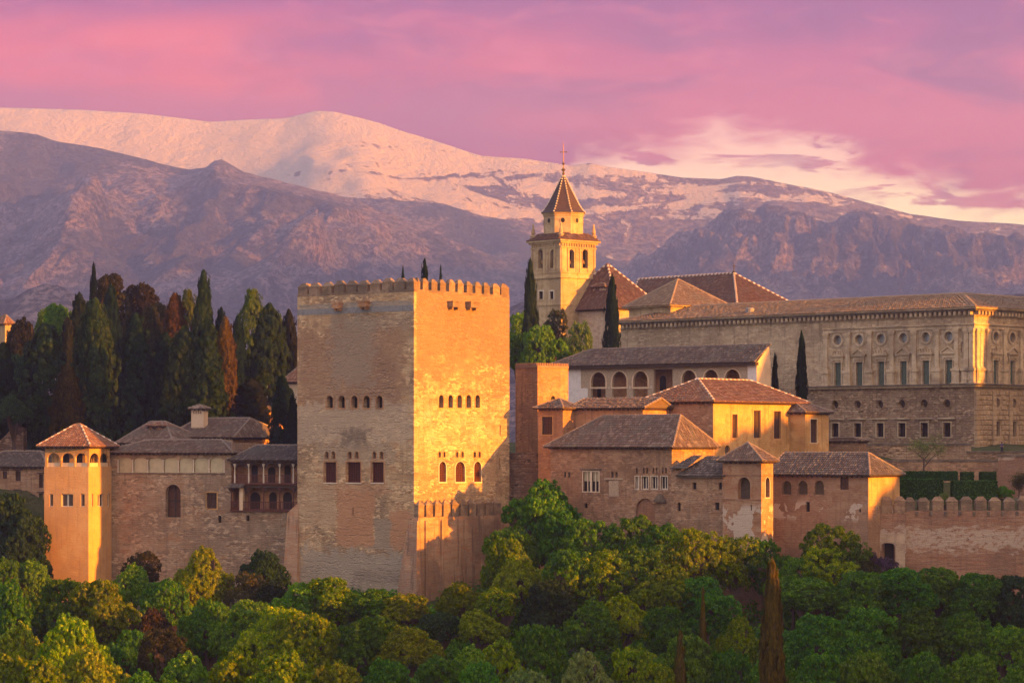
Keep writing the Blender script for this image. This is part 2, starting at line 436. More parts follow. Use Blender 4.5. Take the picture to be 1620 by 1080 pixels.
def boxmask(t, oc, ca, cz, ha, hz, soft=.5, wob=1.2, seed=0, ax=(1, 0, 0)):
    """soft-edged patch with ragged outline, in along-wall/height coordinates"""
    ox, oy, oz = t.sep(oc)
    al = t.n('ShaderNodeVectorMath', operation='DOT_PRODUCT'); t.set(al.inputs[0], oc); al.inputs[1].default_value = ax
    n1_ = t.noise(t.map(oc, (1, 1, 1), (seed*3.1, seed, 2)), .55, 5, .6); n2_ = t.noise(t.map(oc, (1, 1, 1), (seed, 5+seed, 9)), .7, 5, .6)
    da = t.math('SUBTRACT', t.math('ABSOLUTE', t.math('SUBTRACT', t.math('ADD', al.outputs['Value'], t.math('MULTIPLY', t.math('SUBTRACT', n1_, .5), wob*4)), ca)), ha)
    dz = t.math('SUBTRACT', t.math('ABSOLUTE', t.math('SUBTRACT', t.math('ADD', oz, t.math('MULTIPLY', t.math('SUBTRACT', n2_, .5), wob*4)), cz)), hz)
    return t.sst(t.math('MAXIMUM', da, dz), soft*.5, -soft*.5)
# wall materials
CU = (-math.cos(R_(39)), math.sin(R_(39)), 0.0); CV = (math.sin(R_(39)), math.cos(R_(39)), 0.0)
def px2c(px, py):   # Comares left face: photograph position -> along, height above the tower's base
    f = Face(((655-810)/F*400.0, 400.0), CU[:2], (0, 0)); return f.t(px), f.z(px, py)+25.0
def comares_patch(t, oc, col, h):
    def P(x0, y0, x1, y1, c, fac, soft=.5, wob=.8, seed=1):
        nonlocal col
        a, z1_ = px2c(x0, y0); b, z0_ = px2c(x1, y1)
        m_ = boxmask(t, oc, (a+b)/2, (z0_+z1_)/2, abs(a-b)/2, abs(z1_-z0_)/2, soft, wob, seed, CU)
        n_ = t.noise(t.map(oc, (1, 1, 4), (seed, 1, 1)), .8, 5, .7)
        m2 = t.math('MULTIPLY', m_, t.sst(n_, .25, .5, fac*.6, fac))
        col = t.mix(m2, col, c)
    grey = (.32, .265, .20); orange = (.47, .245, .13); brown = (.29, .17, .11); pale = (.50, .41, .31); dark = (.13, .10, .08)
    P(473, 520, 640, 640, brown, .7, 2.0, 2.4, 1)
    P(525, 500, 590, 610, grey, .65, 1.6, 2.6, 2)
    P(473, 482, 652, 492, (.28, .27, .25), .7, .3, .2, 3)
    P(545, 500, 650, 520, grey, .5, 1, .8, 4)
    P(470, 640, 652, 700, pale, .6, 1.2, 1.4, 5)
    P(540, 680, 585, 706, dark, .7, 1.4, 1.6, 6)
    P(505, 700, 625, 735, grey, .6, 1.2, .8, 7)
    P(520, 764, 612, 782, orange, .5, .6, .5, 8)
    P(534, 775, 592, 866, orange, .85, .5, .8, 9)
    P(616, 808, 655, 870, orange, .85, .6, .9, 10)
    P(470, 770, 530, 830, (.46, .34, .22), .6, .8, 1.0, 11)
    P(475, 868, 650, 950, (.36, .315, .255), .8, 1.2, 2.0, 12)
    P(560, 900, 640, 925, dark, .35, 1.2, 1.0, 13)
    P(592, 820, 618, 870, grey, .8, .5, .5, 14)
    # right face: darker weathered render up high, bare warm masonry lower
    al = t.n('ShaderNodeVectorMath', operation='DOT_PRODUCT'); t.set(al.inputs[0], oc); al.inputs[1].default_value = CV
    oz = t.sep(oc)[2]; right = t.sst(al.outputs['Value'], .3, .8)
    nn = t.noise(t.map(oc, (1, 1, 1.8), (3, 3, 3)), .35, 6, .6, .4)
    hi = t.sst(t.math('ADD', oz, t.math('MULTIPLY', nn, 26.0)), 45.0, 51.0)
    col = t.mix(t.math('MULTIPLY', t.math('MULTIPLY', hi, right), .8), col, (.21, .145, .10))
    bl = t.math('MULTIPLY', t.sst(t.noise(t.map(oc, (1, 1, .55), (13, 3, 3)), .3, 5, .6, .3), .52, .58), right)
    col = t.mix(t.math('MULTIPLY', bl, .5), col, (.30, .20, .13))
    # put-log beds of rammed earth, one course every 0.85 m
    wv = t.n('ShaderNodeTexWave', wave_type='BANDS', bands_direction='Z'); t.set(wv.inputs['Vector'], oc)
    wv.inputs['Scale'].default_value = .37; wv.inputs['Distortion'].default_value = 3.5; wv.inputs['Detail'].default_value = 3; wv.inputs['Detail Scale'].default_value = 1.5
    ln = t.math('MULTIPLY', t.sst(wv.outputs['Fac'], .10, .0), t.sst(t.noise(oc, .5, 4, .6), .45, .6))
    col = t.mix(t.math('MULTIPLY', ln, .28), col, dark)
    return col, t.math('SUBTRACT', h, t.math('MULTIPLY', ln, .5))
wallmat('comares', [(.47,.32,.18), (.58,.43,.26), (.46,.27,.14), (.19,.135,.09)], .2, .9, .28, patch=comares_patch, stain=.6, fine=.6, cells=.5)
wallmat('merlon', [(.26,.18,.12), (.34,.25,.17), (.22,.15,.105), (.09,.075,.06)], .6, .3, .3, stain=.6)
wallmat('chemise', [(.40,.25,.16), (.46,.31,.20), (.45,.22,.12), (.13,.09,.07)], .3, .8, .25, stain=.5, streak=.7)
wallmat('ochre', [(.52,.31,.12), (.58,.38,.17), (.46,.26,.10), (.24,.15,.07)], .3, .1, .2, stain=.4, fine=.22, streak=.6)
wallmat('ochre_plain', [(.54,.31,.13), (.57,.35,.16), (.52,.29,.12), (.34,.20,.10)], .3, .0, .1, stain=.35, fine=.12, streak=.45)
wallmat('orange_wall', [(.42,.225,.115), (.47,.27,.15), (.36,.185,.10), (.20,.12,.075)], .35, .2, .2, stain=.5, fine=.2, streak=.6, cells=.25)
wallmat('brick_wall', [(.35,.22,.14), (.41,.285,.19), (.31,.18,.11), (.16,.11,.075)], .28, .5, .2, brick=(.62, .26, .035, .6), stain=.5, cells=.4, streak=.5)
wallmat('brick_red', [(.31,.165,.10), (.36,.20,.125), (.27,.13,.08), (.15,.085,.06)], .28, .7, .22, brick=(.62, .26, .035, .4), stain=.4)
wallmat('long_wall', [(.38,.27,.18), (.44,.34,.24), (.40,.24,.14), (.20,.155,.12)], .22, .8, .3, brick=(.7, .3, .04, .4), stain=.5, fine=.4, cells=.6, streak=.5)
wallmat('rubble', [(.26,.16,.11), (.36,.25,.18), (.30,.16,.10), (.10,.075,.06)], .5, 1.0, .5, stain=.5, fine=.5, brick=(.8, .4, .08, .5), cells=.8)
wallmat('cream', [(.60,.46,.32), (.64,.51,.37), (.55,.42,.29), (.40,.30,.21)], .3, .0, .06, stain=.25, fine=.06)
wallmat('church_stone', [(.44,.33,.19), (.50,.39,.24), (.38,.28,.155), (.22,.155,.095)], .35, .4, .2, stain=.45, fine=.35, streak=.5)
wallmat('church_body', [(.46,.36,.27), (.52,.42,.32), (.40,.30,.22), (.22,.17,.13)], .35, .5, .2, stain=.3, fine=.3)
wallmat('palace_stone', [(.47,.37,.25), (.53,.43,.30), (.42,.31,.20), (.23,.17,.12)], .25, .5, .22, brick=(1.5, .6, .03, .5), stain=.5, fine=.35, streak=.6, cells=.35)
wallmat('palace_trim', [(.48,.38,.26), (.54,.44,.31), (.42,.31,.20), (.20,.15,.11)], .5, .2, .15, stain=.5, fine=.2, streak=.5)
wallmat('palace_base', [(.40,.28,.185), (.48,.36,.25), (.36,.23,.145), (.18,.125,.085)], .3, .6, .35, brick=(1.0, .42, .06, .75), stain=.5, fine=.45, cells=.6, streak=.5)
wallmat('rustic', [(.45,.33,.21), (.50,.38,.25), (.40,.28,.17), (.22,.15,.10)], .6, .1, .3, stain=.3, fine=.2)
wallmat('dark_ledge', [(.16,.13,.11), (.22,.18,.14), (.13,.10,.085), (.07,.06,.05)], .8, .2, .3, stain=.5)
def white_band(t, oc, col, h):
    oz = t.sep(oc)[2]
    nn = t.noise(t.map(oc, (1, 1, 2)), .45, 5, .65, .3)
    z = t.math('ADD', oz, t.math('MULTIPLY', t.math('SUBTRACT', nn, .5), 6.0))
    m_ = t.math('MULTIPLY', t.sst(z, 9.4, 10.0), t.sst(z, 13.0, 12.3))
    n2_ = t.noise(t.map(oc, (1, 1, 1.5), (4, 4, 4)), 1.4, 5, .7)
    m_ = t.math('MULTIPLY', m_, t.sst(n2_, .36, .5))
    return t.mix(t.math('MULTIPLY', m_, .8), col, (.50, .42, .35)), h
wallmat('rampart', [(.32,.185,.125), (.38,.24,.165), (.34,.165,.10), (.15,.095,.07)], .25, 1.5, .3, patch=white_band, stain=.45, fine=.5)
def plaster_loss(lo, hi, thr=.55):
    def f(t, oc, col, h):
        oz = t.sep(oc)[2]
        nn = t.noise(t.map(oc, (1, 1, 1), (2, 7, 1)), .42, 4, .55, .2)
        m_ = t.math('MULTIPLY', t.math('MULTIPLY', t.sst(oz, lo, lo+1), t.sst(oz, hi, hi-1)), t.sst(nn, thr, thr+.02))
        return t.mix(m_, col, (.50, .42, .34)), t.math('ADD', h, t.math('MULTIPLY', m_, .4))
    return f
wallmat('brick_patched', [(.35,.215,.135), (.40,.27,.18), (.31,.175,.11), (.17,.115,.08)], .28, .4, .2, brick=(.62, .26, .035, .45), patch=plaster_loss(13.4, 17.0, .57), stain=.4)
wallmat('turret_wall', [(.39,.215,.125), (.43,.28,.18), (.34,.165,.09), (.19,.12,.08)], .4, .3, .2, brick=(.62, .26, .035, .35), patch=plaster_loss(6.0, 16.5, .50), stain=.3)
plain('white_paint', (.66, .64, .64), .7, .15); plain('white_trim', (.62, .55, .45), .7, .15)
plain('mortar', (.62, .55, .48), .8, .3, 4)
plain('dark', (.015, .012, .012), .6, .3); plain('shade_room', (.10, .075, .055), .9, .3)
plain('panel', (.46, .41, .28), .8, .2, .6); plain('wood_dark', (.055, .035, .028), .7, .4); plain('wood', (.10, .045, .028), .6, .4, 4)
plain('lattice', (.13, .035, .018), .6, .4, 5); plain('lattice_back', (.05, .014, .01), .6, .3); plain('wood_red', (.12, .045, .035), .7, .4, 4); plain('column', (.60, .54, .46), .5, .15)
plain('shutter', (.10, .14, .12), .5, .35, 3); plain('glass', (.05, .055, .065), .15, .5, 2, spec=.8); plain('glass_pale', (.22, .25, .28), .2, .4, 2, spec=.8)
plain('stucco', (.42, .34, .25), .85, .4, 6); plain('slate', (.06, .038, .034), .7, .4, 3); plain('iron', (.05, .045, .04), .5, .3, metal=.6)
plain('gold_iron', (.25, .15, .06), .4, .3, metal=.7); plain('lead', (.22, .22, .23), .6, .3)
tilemat('tile', (.105,.072,.058), (.155,.112,.09), (.25,.20,.165), (.13,.125,.11)); tilemat('tile_red', (.17,.078,.048), (.22,.115,.07), (.32,.21,.145), (.16,.12,.09))
tilemat('tile_dark', (.068,.056,.054), (.105,.088,.082), (.19,.165,.15), (.11,.11,.10)); tilemat('tile_tan', (.17,.115,.075), (.23,.165,.11), (.31,.24,.17), (.17,.15,.12))
tilemat('tile_brown', (.095,.05,.038), (.135,.075,.055), (.20,.13,.10), (.11,.085,.075))

# ================================================================ structures
def merlon_mesh(f, t0, t1, z0, z1, th, cap=.55, point=False):
    """one merlon: block with a chamfered (or pointed) top"""
    mb = MB(); P = f.P; c = (t0+t1)/2
    prism(mb, f, rectp(t0, z0, t1, z1-cap), 0, -th)
    a = [P(t0, z1-cap, 0), P(t1, z1-cap, 0), P(t1, z1-cap, -th), P(t0, z1-cap, -th)]
    k = .03 if point else .28*(t1-t0); kt = th*.45 if point else th*.28
    b = [P(t0+k if not point else c-.05, z1, -kt), P(t1-k if not point else c+.05, z1, -kt), P(t1-k if not point else c+.05, z1, -th+kt), P(t0+k if not point else c-.05, z1, -th+kt)]
    mb.add(a+b, [(0, 1, 5, 4), (1, 2, 6, 5), (2, 3, 7, 6), (3, 0, 4, 7), (4, 5, 6, 7)])
    tw_ = random.uniform(-.04, .04)
    mb.v = [(x, y, z+(tw_ if z > z1-.1 else 0)+(random.uniform(-.05, .05) if z > z1-cap-.01 else 0)) for x, y, z in mb.v]
    # projecting string under the cap
    prism(mb, f, rectp(t0-.05, z1-cap-.12, t1+.05, z1-cap-.003), .05, -th-.05)
    return mb

# ---- the great square tower
T = Bld('castle_tower', 'huge square crenellated stone tower in the middle, one face in shade and one lit gold', 'tower', 655, 400.0, 39, lx=470.5, rx=806, z0=-25)
ZT = T.zc(461)                                             # walkway level
for x in (516.9, 535.8, 555.8, 575.2, 595.4): window(T, T.FL, x, 625.6, x+10, 645, 'arch', .8, 'dark', surround='orange_wall', sw=.22)
for x in (694, 708.7, 723, 737.3, 751.5): window(T, T.FR, x, 624.4, x+7.4, 645, 'arch', .8, 'dark', surround='ochre', sw=.2)
for x in (514.5, 525, 550.8, 562, 589.7, 601): window(T, T.FL, x, 714, x+5.2, 725, 'arch', .5, 'lattice', surround='orange_wall', sw=.12)
for a, b_ in ((513.3, 532), (548.6, 570.8), (587.8, 607.2)):
    window(T, T.FL, a, 730.6, b_, 763, 'rect', .45, 'lattice_back', (5, 8, .045), 'lattice', .12, surround='orange_wall', sw=.22, sill='white_trim')
for x in (693.6, 700.8, 721, 729.5, 749, 756.5): window(T, T.FR, x, 714, x+3.7, 723.3, 'arch', .5, 'wood_dark', surround='ochre', sw=.12)
for a, b_ in ((694.5, 705.5), (720.2, 735.4), (749.5, 761)):
    window(T, T.FR, a, 729.7, b_, 762, 'arch', .35, 'lattice_back', (3, 7, .05), 'lattice', .1, surround='white_trim', sw=.14, sill='white_trim')
window(T, T.FL, 557.5, 802, 559.3, 816, 'rect', .5, 'dark', name='arrow_slit')
window(T, T.FR, 790.6, 672, 792, 688, 'rect', .5, 'dark', name='arrow_slit'); window(T, T.FR, 790, 724, 791.4, 742, 'rect', .5, 'dark', name='arrow_slit')
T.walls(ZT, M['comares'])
# parapet: thin breast wall then merlons, all four sides
MP = {'L': [(471.6,486),(489.2,504.8),(510,524),(528.5,543.5),(547.5,563),(566,581.2),(585.6,600.6),(604.3,620),(623.7,640),(642.8,654.9)],
      'R': [(655.1,664.8),(669,677.8),(682.8,692),(696.4,705.6),(710.6,720),(724.3,733.4),(738.6,747.4),(752,762),(765.8,774.8),(780,791),(793,805.4)]}
pr = MB()
for f, n_ in ((T.FL, T.L), (T.FR, T.R)): prism(pr, f, rectp(.02, ZT-.02, n_, ZT+.35), .02, -.9)
g1_ = Face(T.uv(0, T.R, 0).xy, T.u, T.v); g2_ = Face(T.uv(T.L, 0, 0).xy, T.v, T.u)
prism(pr, g1_, rectp(0, ZT-.02, T.L, ZT+.35), 0, -.9); prism(pr, g2_, rectp(.9, ZT-.02, T.R-.9, ZT+.35), 0, -.9)
par = pr.build('parapet', M['merlon'], T.root)
for side, f in (('L', T.FL), ('R', T.FR)):
    for i, (a, b_) in enumerate(MP[side]):
        t0, t1 = sorted((f.t(a), f.t(b_))); t0 = max(t0, .03)
        if side == 'R' and i == 0: t0 = .95
        merlon_mesh(f, t0, t1, ZT+.3, ZT+2.15+random.uniform(-.12, .06), .85, .6).build('merlon', M['merlon'], par)
for f, n_ in ((g1_, T.L), (g2_, T.R)):
    k = 9
    for i in range(k):
        t0 = 1.2+(n_-2.2)*i/k; merlon_mesh(f, t0, t0+1.5, ZT+.3, ZT+2.1, .85, .6).build('merlon', M['merlon'], par)
# string course below the parapet and timber/stone waterspout boxes
st = MB(); t0 = T.FL.t(653); prism(st, T.FL, rectp(.05, T.zc(491), T.L-.03, T.zc(482)), -.02, .035)
st.build('render_band', M['lead'], T.root)
for f, a, b_, y in ((T.FL, 532, 542, 480), (T.FL, 573, 585, 478), (T.FR, 708.5, 722, 478), (T.FR, 737, 751, 479)):
    mb = MB(); t0, z0, t1, z1 = pxrect(f, a, y, b_, y+8)
    prism(mb, f, rectp(t0, z0, t1, z1), -.02, 1.0); prism(mb, f, rectp(t0+.15, z0-.35, t0+.5, z0-.003), -.02, .7); prism(mb, f, rectp(t1-.5, z0-.35, t1-.15, z0-.003), -.02, .7)
    prism(mb, f, rectp(t0-.1, z1+.003, t1+.1, z1+.15), -.02, 1.1)
    mb.build('corbel_box', M['orange_wall'] if f is T.FL else M['merlon'], T.root)
# buttress on the left foot and batter of the left face
mb = MB(); a0, a1 = T.FL.t(465.0), T.FL.t(446)
P = T.FL.P; zb, zt_ = -25, T.FL.z(460, 811)
mb.add([P(T.L-.6, zb, .9), P(T.L+2.6, zb, .9), P(T.L+2.6, zb, -3), P(T.L-.6, zb, -3), P(T.L-.2, zt_+1.6, .0), P(T.L+1.9, zt_, .25), P(T.L+1.9, zt_, -2.4), P(T.L-.2, zt_+1.6, -2.4)],
       [(0,1,5,4), (1,2,6,5), (2,3,7,6), (3,0,4,7), (4,5,6,7)])
mb.build('buttress', M['chemise'], T.root)

# ---- low crenellated outer wall at its foot
cw = Bld('rampart_wall', 'low crenellated wall with pointed merlons hugging the sunlit foot of the great square tower', 'wall', 662, 398.6, 39, L=1.3, rx=792, z0=-27)
f = cw.FR; zc_ = cw.zc(818)
cw.walls(zc_, M['chemise'])
for i in range(10):
    xa = 660.5+14.0*i*(1-.004*i); t0, t1 = f.t(xa), f.t(xa+10.6); t0 = max(t0, .02)
    merlon_mesh(f, t0, t1, zc_-.05, zc_+2.55, .8, .75, True).build('merlon', M['merlon'], cw.root)
for xa in (671.5, 697, 724, 733, 761):     # shallow buttress strips
    mb = MB(); t0 = f.t(xa); prism(mb, f, rectp(t0, -27, t0+.45, zc_-.5), -.05, .28); mb.build('pilaster_strip', M['chemise'], cw.root)
mb = MB(); zz = cw.zc(824)
P = cw.FL.P
mb.add([P(-1.3, -27, .5), P(-1.3, -27, 2.2), P(3.2, -27, 2.2), P(3.2, -27, .3), P(-.2, zz, .1), P(-.2, zz, .5), P(1.6, zz, .5), P(1.6, zz, -.1)],
       [(0,1,5,4), (1,2,6,5), (2,3,7,6), (3,0,4,7), (4,5,6,7)])
mb.build('buttress', M['chemise'], cw.root)

# ---- slender corner tower with arcaded lantern
LT = Bld('lookout_tower', 'slender ochre tower at left with an arcaded top room under a small tiled hip roof', 'tower', 140, 426.0, 22, lx=70, rx=176.5, z0=-32)
zf = LT.zc(738)
for a, b_ in ((78, 84), (97, 115.5), (127.3, 134)):
    window(LT, LT.FL, a, 781, b_, 801, 'rect', .35, 'shade_room', (1 if b_-a > 10 else 0, 0, .25), 'column', .12)
for a, b_ in ((144, 147.5), (154.5, 164), (170, 174)):
    window(LT, LT.FR, a, 781, b_, 801, 'rect', .35, 'shade_room', (1 if b_-a > 7 else 0, 0, .25), 'column', .12)
LT.walls(zf, M['ochre_plain'])
ze = LT.zc(709)
def arcade(b, f, xs, y0, y1, depth, mat, backmat, zt, name='arcade', colmat='column', w_=.3, rail=None, th=.35, backdepth=None, kk=.8, colr=.10, t_off=0.0):
    """thin arched screen standing on slender columns along face f; xs = column centre pixels"""
    ts = [f.t(x) for x in xs]; zb = f.z(sum(xs)/len(xs), y1); zspr = f.z(sum(xs)/len(xs), y0)
    holes = []
    lo, hi = min(ts), max(ts)
    for i in range(len(ts)-1):
        a, c = sorted((ts[i], ts[i+1])); holes.append((archp(a+w_/2, zb+.004, c-w_/2, zspr, kk), th))
    mb = MB(); skin(mb, f, rectp(lo-.25, zb, hi+.25, zt), holes)
    o = mb.build(name, M[mat], b.root)
    for i, t in enumerate(ts):
        cb = MB(); p = f.P(t, zb, -th/2)
        r_ = (abs(ts[1]-ts[0])-w_)/2*kk; h_ = (zspr-r_)-zb
        cb.lathe((p.x, p.y, zb), [(.0, 0), (colr*1.7, 0), (colr*1.7, .12), (colr*1.1, .2), (colr, h_-.35), (colr*1.3, h_-.3), (w_*.62, h_), (w_*.62, h_+.15), (0, h_+.16)], 10)
        cb.build('column', M[colmat], o)
    return o
tl_ = [73.2, 96, 118, 138.8]; tr_ = [141.5, 157.5, 172.5]
arcade(LT, LT.FL, tl_, 716.5, 738, .3, 'ochre', None, ze, w_=.28)
arcade(LT, LT.FR, tr_, 716.5, 738, .3, 'ochre', None, ze, w_=.28)
mb = MB(); z0_ = zf   # inner room of the lantern, rail and far screen
ir = Bld.uv
def room(b, u0, u1, v0, v1, z0, z1, mat, name='inner_room', floor=True):
    mb = MB(); q = [b.uv(u0, v0, 0), b.uv(u1, v0, 0), b.uv(u1, v1, 0), b.uv(u0, v1, 0)]
    lo = [Vector((p.x, p.y, z0)) for p in q]; hi = [Vector((p.x, p.y, z1)) for p in q]
    mb.add(lo+hi, [(0,1,5,4), (1,2,6,5), (2,3,7,6), (3,0,4,7), (4,5,6,7)])
    return mb.build(name, M[mat], b.root)
rm = room(LT, 1.4, LT.L-.5, 1.4, LT.R-.4, zf, ze, 'ochre')
for f_, pts in ((Face((LT.C+LT.v*1.4), LT.u, -LT.v), ((1.9, 3.0), (4.3, 5.4))), (Face((LT.C+LT.u*1.4), LT.v, -LT.u), ((2.2, 3.2),))):
    for a, c in pts:
        mb = MB(); pl = archp(a, zf+.1, c, zf+2.1); mb.add([f_.P(t, z, .03) for t, z in pl], [tuple(range(len(pl)))]); mb.build('door_opening', M['dark'], rm)
for f_, n_ in ((LT.FL, LT.L), (LT.FR, LT.R)):
    mb = MB(); prism(mb, f_, rectp(.1, zf+.0, n_-.1, zf+.62), -.16, -.22); mb.build('parapet_panel', M['cream'], LT.root)
mb = MB(); g = Face(LT.uv(0, LT.R, 0).xy, LT.u, LT.v)
prism(mb, LT.FL, rectp(0, ze, LT.L, ze+.35), -.02, .06); prism(mb, LT.FR, rectp(.1, ze, LT.R, ze+.35), -.02, .06); mb.build('cornice', M['ochre'], LT.root)
ap = (LT.L*.5, LT.R*.5, LT.zc(671)); 
slab_roof(LT, [(LT.L*.44, LT.R*.5, LT.zc(671)), (LT.L*.56, LT.R*.5, LT.zc(671))], ze+.35, .9, tile='tile_red', ridge=('mortar', 'tile_red'))

# ---- long curtain building with glazed gallery, between the lookout and the great tower
A = 21.0
LW = Bld('curtain_wall_building', 'long weathered stone wall with a row of pale arched gallery panels under a tiled eave', 'building', 459, 421.5, A, lx=170, R=9, z0=-25)
zt = LW.FL.z(300, 718)
window(LW, LW.FL, 262, 766, 286, 818, 'arch', .9, 'wood', (1, 1, .3), 'wood_dark', .15, surround='long_wall', sw=.35)
window(LW, LW.FL, 327, 779, 343, 804, 'rect', .4, 'wood_dark', (2, 3, .08), 'wood', .12, surround='ochre', sw=.18)
window(LW, LW.FL, 344.6, 814.5, 350, 826.5, 'arch', .5, 'dark'); window(LW, LW.FL, 389, 814.5, 394.4, 824, 'arch', .5, 'dark')
gx = [186.8, 210.2, 234, 258.3, 282.3, 306.2, 330.8, 354.8]
for i in range(7):
    window(LW, LW.FL, gx[i]+1.3, 723.5, gx[i+1]-1.3, 747.3, 'arch', .22, 'panel', k=.42, name='gallery_panel')
window(LW, LW.FL, 332, 731.5, 338.5, 746.6, 'rect', .2, 'dark', name='opening', hole=False) if False else None
LW.walls_z = zt
mb = MB(); fl = LW.FL; tcut = fl.t(366)
skin(mb, fl, [(0, -25), (fl.t(170), -25), (fl.t(170), zt), (tcut, zt), (tcut, fl.z(420, 806)), (0, fl.z(420, 806))], fl.holes)
q = LW.uv
mb.quad(q(LW.L, 0, -25), q(LW.L, 9, -25), q(LW.L, 9, zt), q(LW.L, 0, zt)); mb.quad(q(tcut, 9, zt), q(LW.L, 9, zt), q(LW.L, 0, zt), q(tcut, 0, zt)); mb.quad(q(tcut, 0, 0), q(tcut, 9, 0), q(tcut, 9, zt), q(tcut, 0, zt))
mb.quad(q(tcut, 0, -25), q(tcut, 9, -25), q(tcut, 9, zt), q(tcut, 0, zt)); mb.quad(q(0, 9, -25), q(LW.L, 9, -25), q(LW.L, 9, zt), q(0, 9, zt))
zl = fl.z(420, 806); mb.quad(q(0, 0, zl), q(tcut, 0, zl), q(tcut, 9, zl), q(0, 9, zl))
mb.build('wall', M['long_wall'], LW.root)
for x in gx:
    cb = MB(); t = fl.t(x); p = fl.P(t, 0, .02); z0_ = fl.z(x, 747.3); z1_ = fl.z(x, 727)
    cb.lathe((p.x, p.y, z0_), [(0, 0), (.16, 0), (.16, .12), (.09, .2), (.085, z1_-z0_-.3), (.16, z1_-z0_), (0, z1_-z0_+.02)], 8); cb.build('column', M['column'], LW.root)
mb = MB(); prism(mb, fl, rectp(fl.t(356), fl.z(270, 749.5), fl.t(185), fl.z(270, 748)), -.02, .12); mb.build('ledge', M['dark_ledge'], LW.root)
slab_roof(LW, [(fl.t(331), 4.4, fl.z(325, 696)), (fl.t(214), 4.4, fl.z(325, 696))], zt+.25, .75, u0=tcut, u1=LW.L+.5, v1=9, tile='tile')

# ---- timber balcony house
BH = Bld('balcony_house', 'small house with two tiers of dark timber balconies tucked against the great tower', 'house', 470, 420.6, A, lx=366.5, R=8.5, z0=-6.9)
zt = BH.FL.z(420, 729); zb = BH.FL.z(420, 806)
BH.root.location.z = zb
f = BH.FL; mb = MB()
back = Face(BH.C+BH.v*2.2, BH.u, -BH.v)
q = BH.uv; L = BH.L
mb.quad(back.P(0, zb), back.P(L, zb), back.P(L, zt), back.P(0, zt))
mb.quad(q(L, 0, zb), q(L, 8.5, zb), q(L, 8.5, zt), q(L, 0, zt)); mb.quad(q(0, 0, zb), q(0, 8.5, zb), q(0, 8.5, zt), q(0, 0, zt)); mb.quad(q(0, 8.5, zb), q(L, 8.5, zb), q(L, 8.5, zt), q(0, 8.5, zt))
mb.build('wall', M['orange_wall'], BH.root)
for a, b_, y0, y1 in ((398, 408, 735, 764), (424, 436, 738, 764), (450, 460, 735, 764), (396, 412, 778, 806), (426, 438, 778, 806), (448, 462, 778, 806)):
    mb = MB(); pl = archp(back.t(b_), back.z(a, y1)+.03, back.t(a), back.z(a, y0)); mb.add([back.P(t, z, .03) for t, z in pl], [tuple(range(len(pl)))]); mb.build('doorway', M['dark'], BH.root)
def balcony(b, f, x0, x1, ytop, yrail, yfl, posts, colmat, depth=2.2):
    t0, t1 = sorted((f.t(x0), f.t(x1))); zf_ = f.z((x0+x1)/2, yfl); zr = f.z((x0+x1)/2, yrail); ztp = f.z((x0+x1)/2, ytop)
    mb = MB(); prism(mb, f, rectp(t0, zf_-.25, t1, zf_), .1, -depth)
    o = mb.build('balcony', M['wood_red'], b.root)
    mb = MB(); prism(mb, f, rectp(t0, zr-.09, t1, zr), .04, -.06); prism(mb, f, rectp(t0, zf_+.06, t1, zf_+.14), .03, -.05)
    n = int((t1-t0)/.24)
    for i in range(n): t = t0+(i+.5)*(t1-t0)/n; prism(mb, f, rectp(t-.035, zf_+.14, t+.035, zr-.09), .01, -.04)
    mb.build('balustrade', M['wood_red'], o)
    for x in posts:
        t = f.t(x); p = f.P(t, 0, -.02); mb = MB(); h_ = ztp-zf_
        mb.lathe((p.x, p.y, zf_), [(0, 0), (.13, 0), (.13, zr-zf_), (.09, zr-zf_+.08), (.085, h_-.5), (.13, h_-.42), (.28, h_), (0, h_)], 8); mb.build('post', M[colmat], o)
    mb = MB(); prism(mb, f, rectp(t0, ztp-.02, t1, ztp+.3), .08, -.2)
    px_ = sorted([t0]+[f.t(x) for x in posts]+[t1])   # braces
    for x in px_[1:-1]:
        for s_ in (-1, 1):
            prism(mb, f, [(x+s_*.1, ztp-.75), (x+s_*.8, ztp-.02), (x+s_*.1, ztp-.02)][::s_], -.02, -.12)
    mb.build('beam', M['wood_dark'], o)
balcony(BH, f, 368, 470, 733.5, 751, 764, (371.5, 393.5, 417, 442.5, 464), 'column')
balcony(BH, f, 364, 470, 771, 793, 806, (366, 393.5, 417, 442.5, 464), 'wood_red')
mb = MB(); t = f.t(382); prism(mb, f, rectp(t-.3, zb-.1, t+.3, f.z(382, 771)), .15, -.5); mb.build('pier', M['cream'], BH.root)
slab_roof(BH, [(1.5, 4.0, f.z(420, 708)+.35), (L-2.5, 4.0, f.z(420, 708)+.35)], zt+.2, .55, tile='tile_dark')
ls = MB(); t0, t1 = f.t(388), f.t(363.5); z_ = f.z(376, 771)
tiled(ls, f.P(t0, z_, .9), f.P(t1, z_, .9), f.P(t1, z_+.6, .05), f.P(t0, z_+.6, .05)); ls.build('lean_to_roof', M['tile_dark'], BH.root)

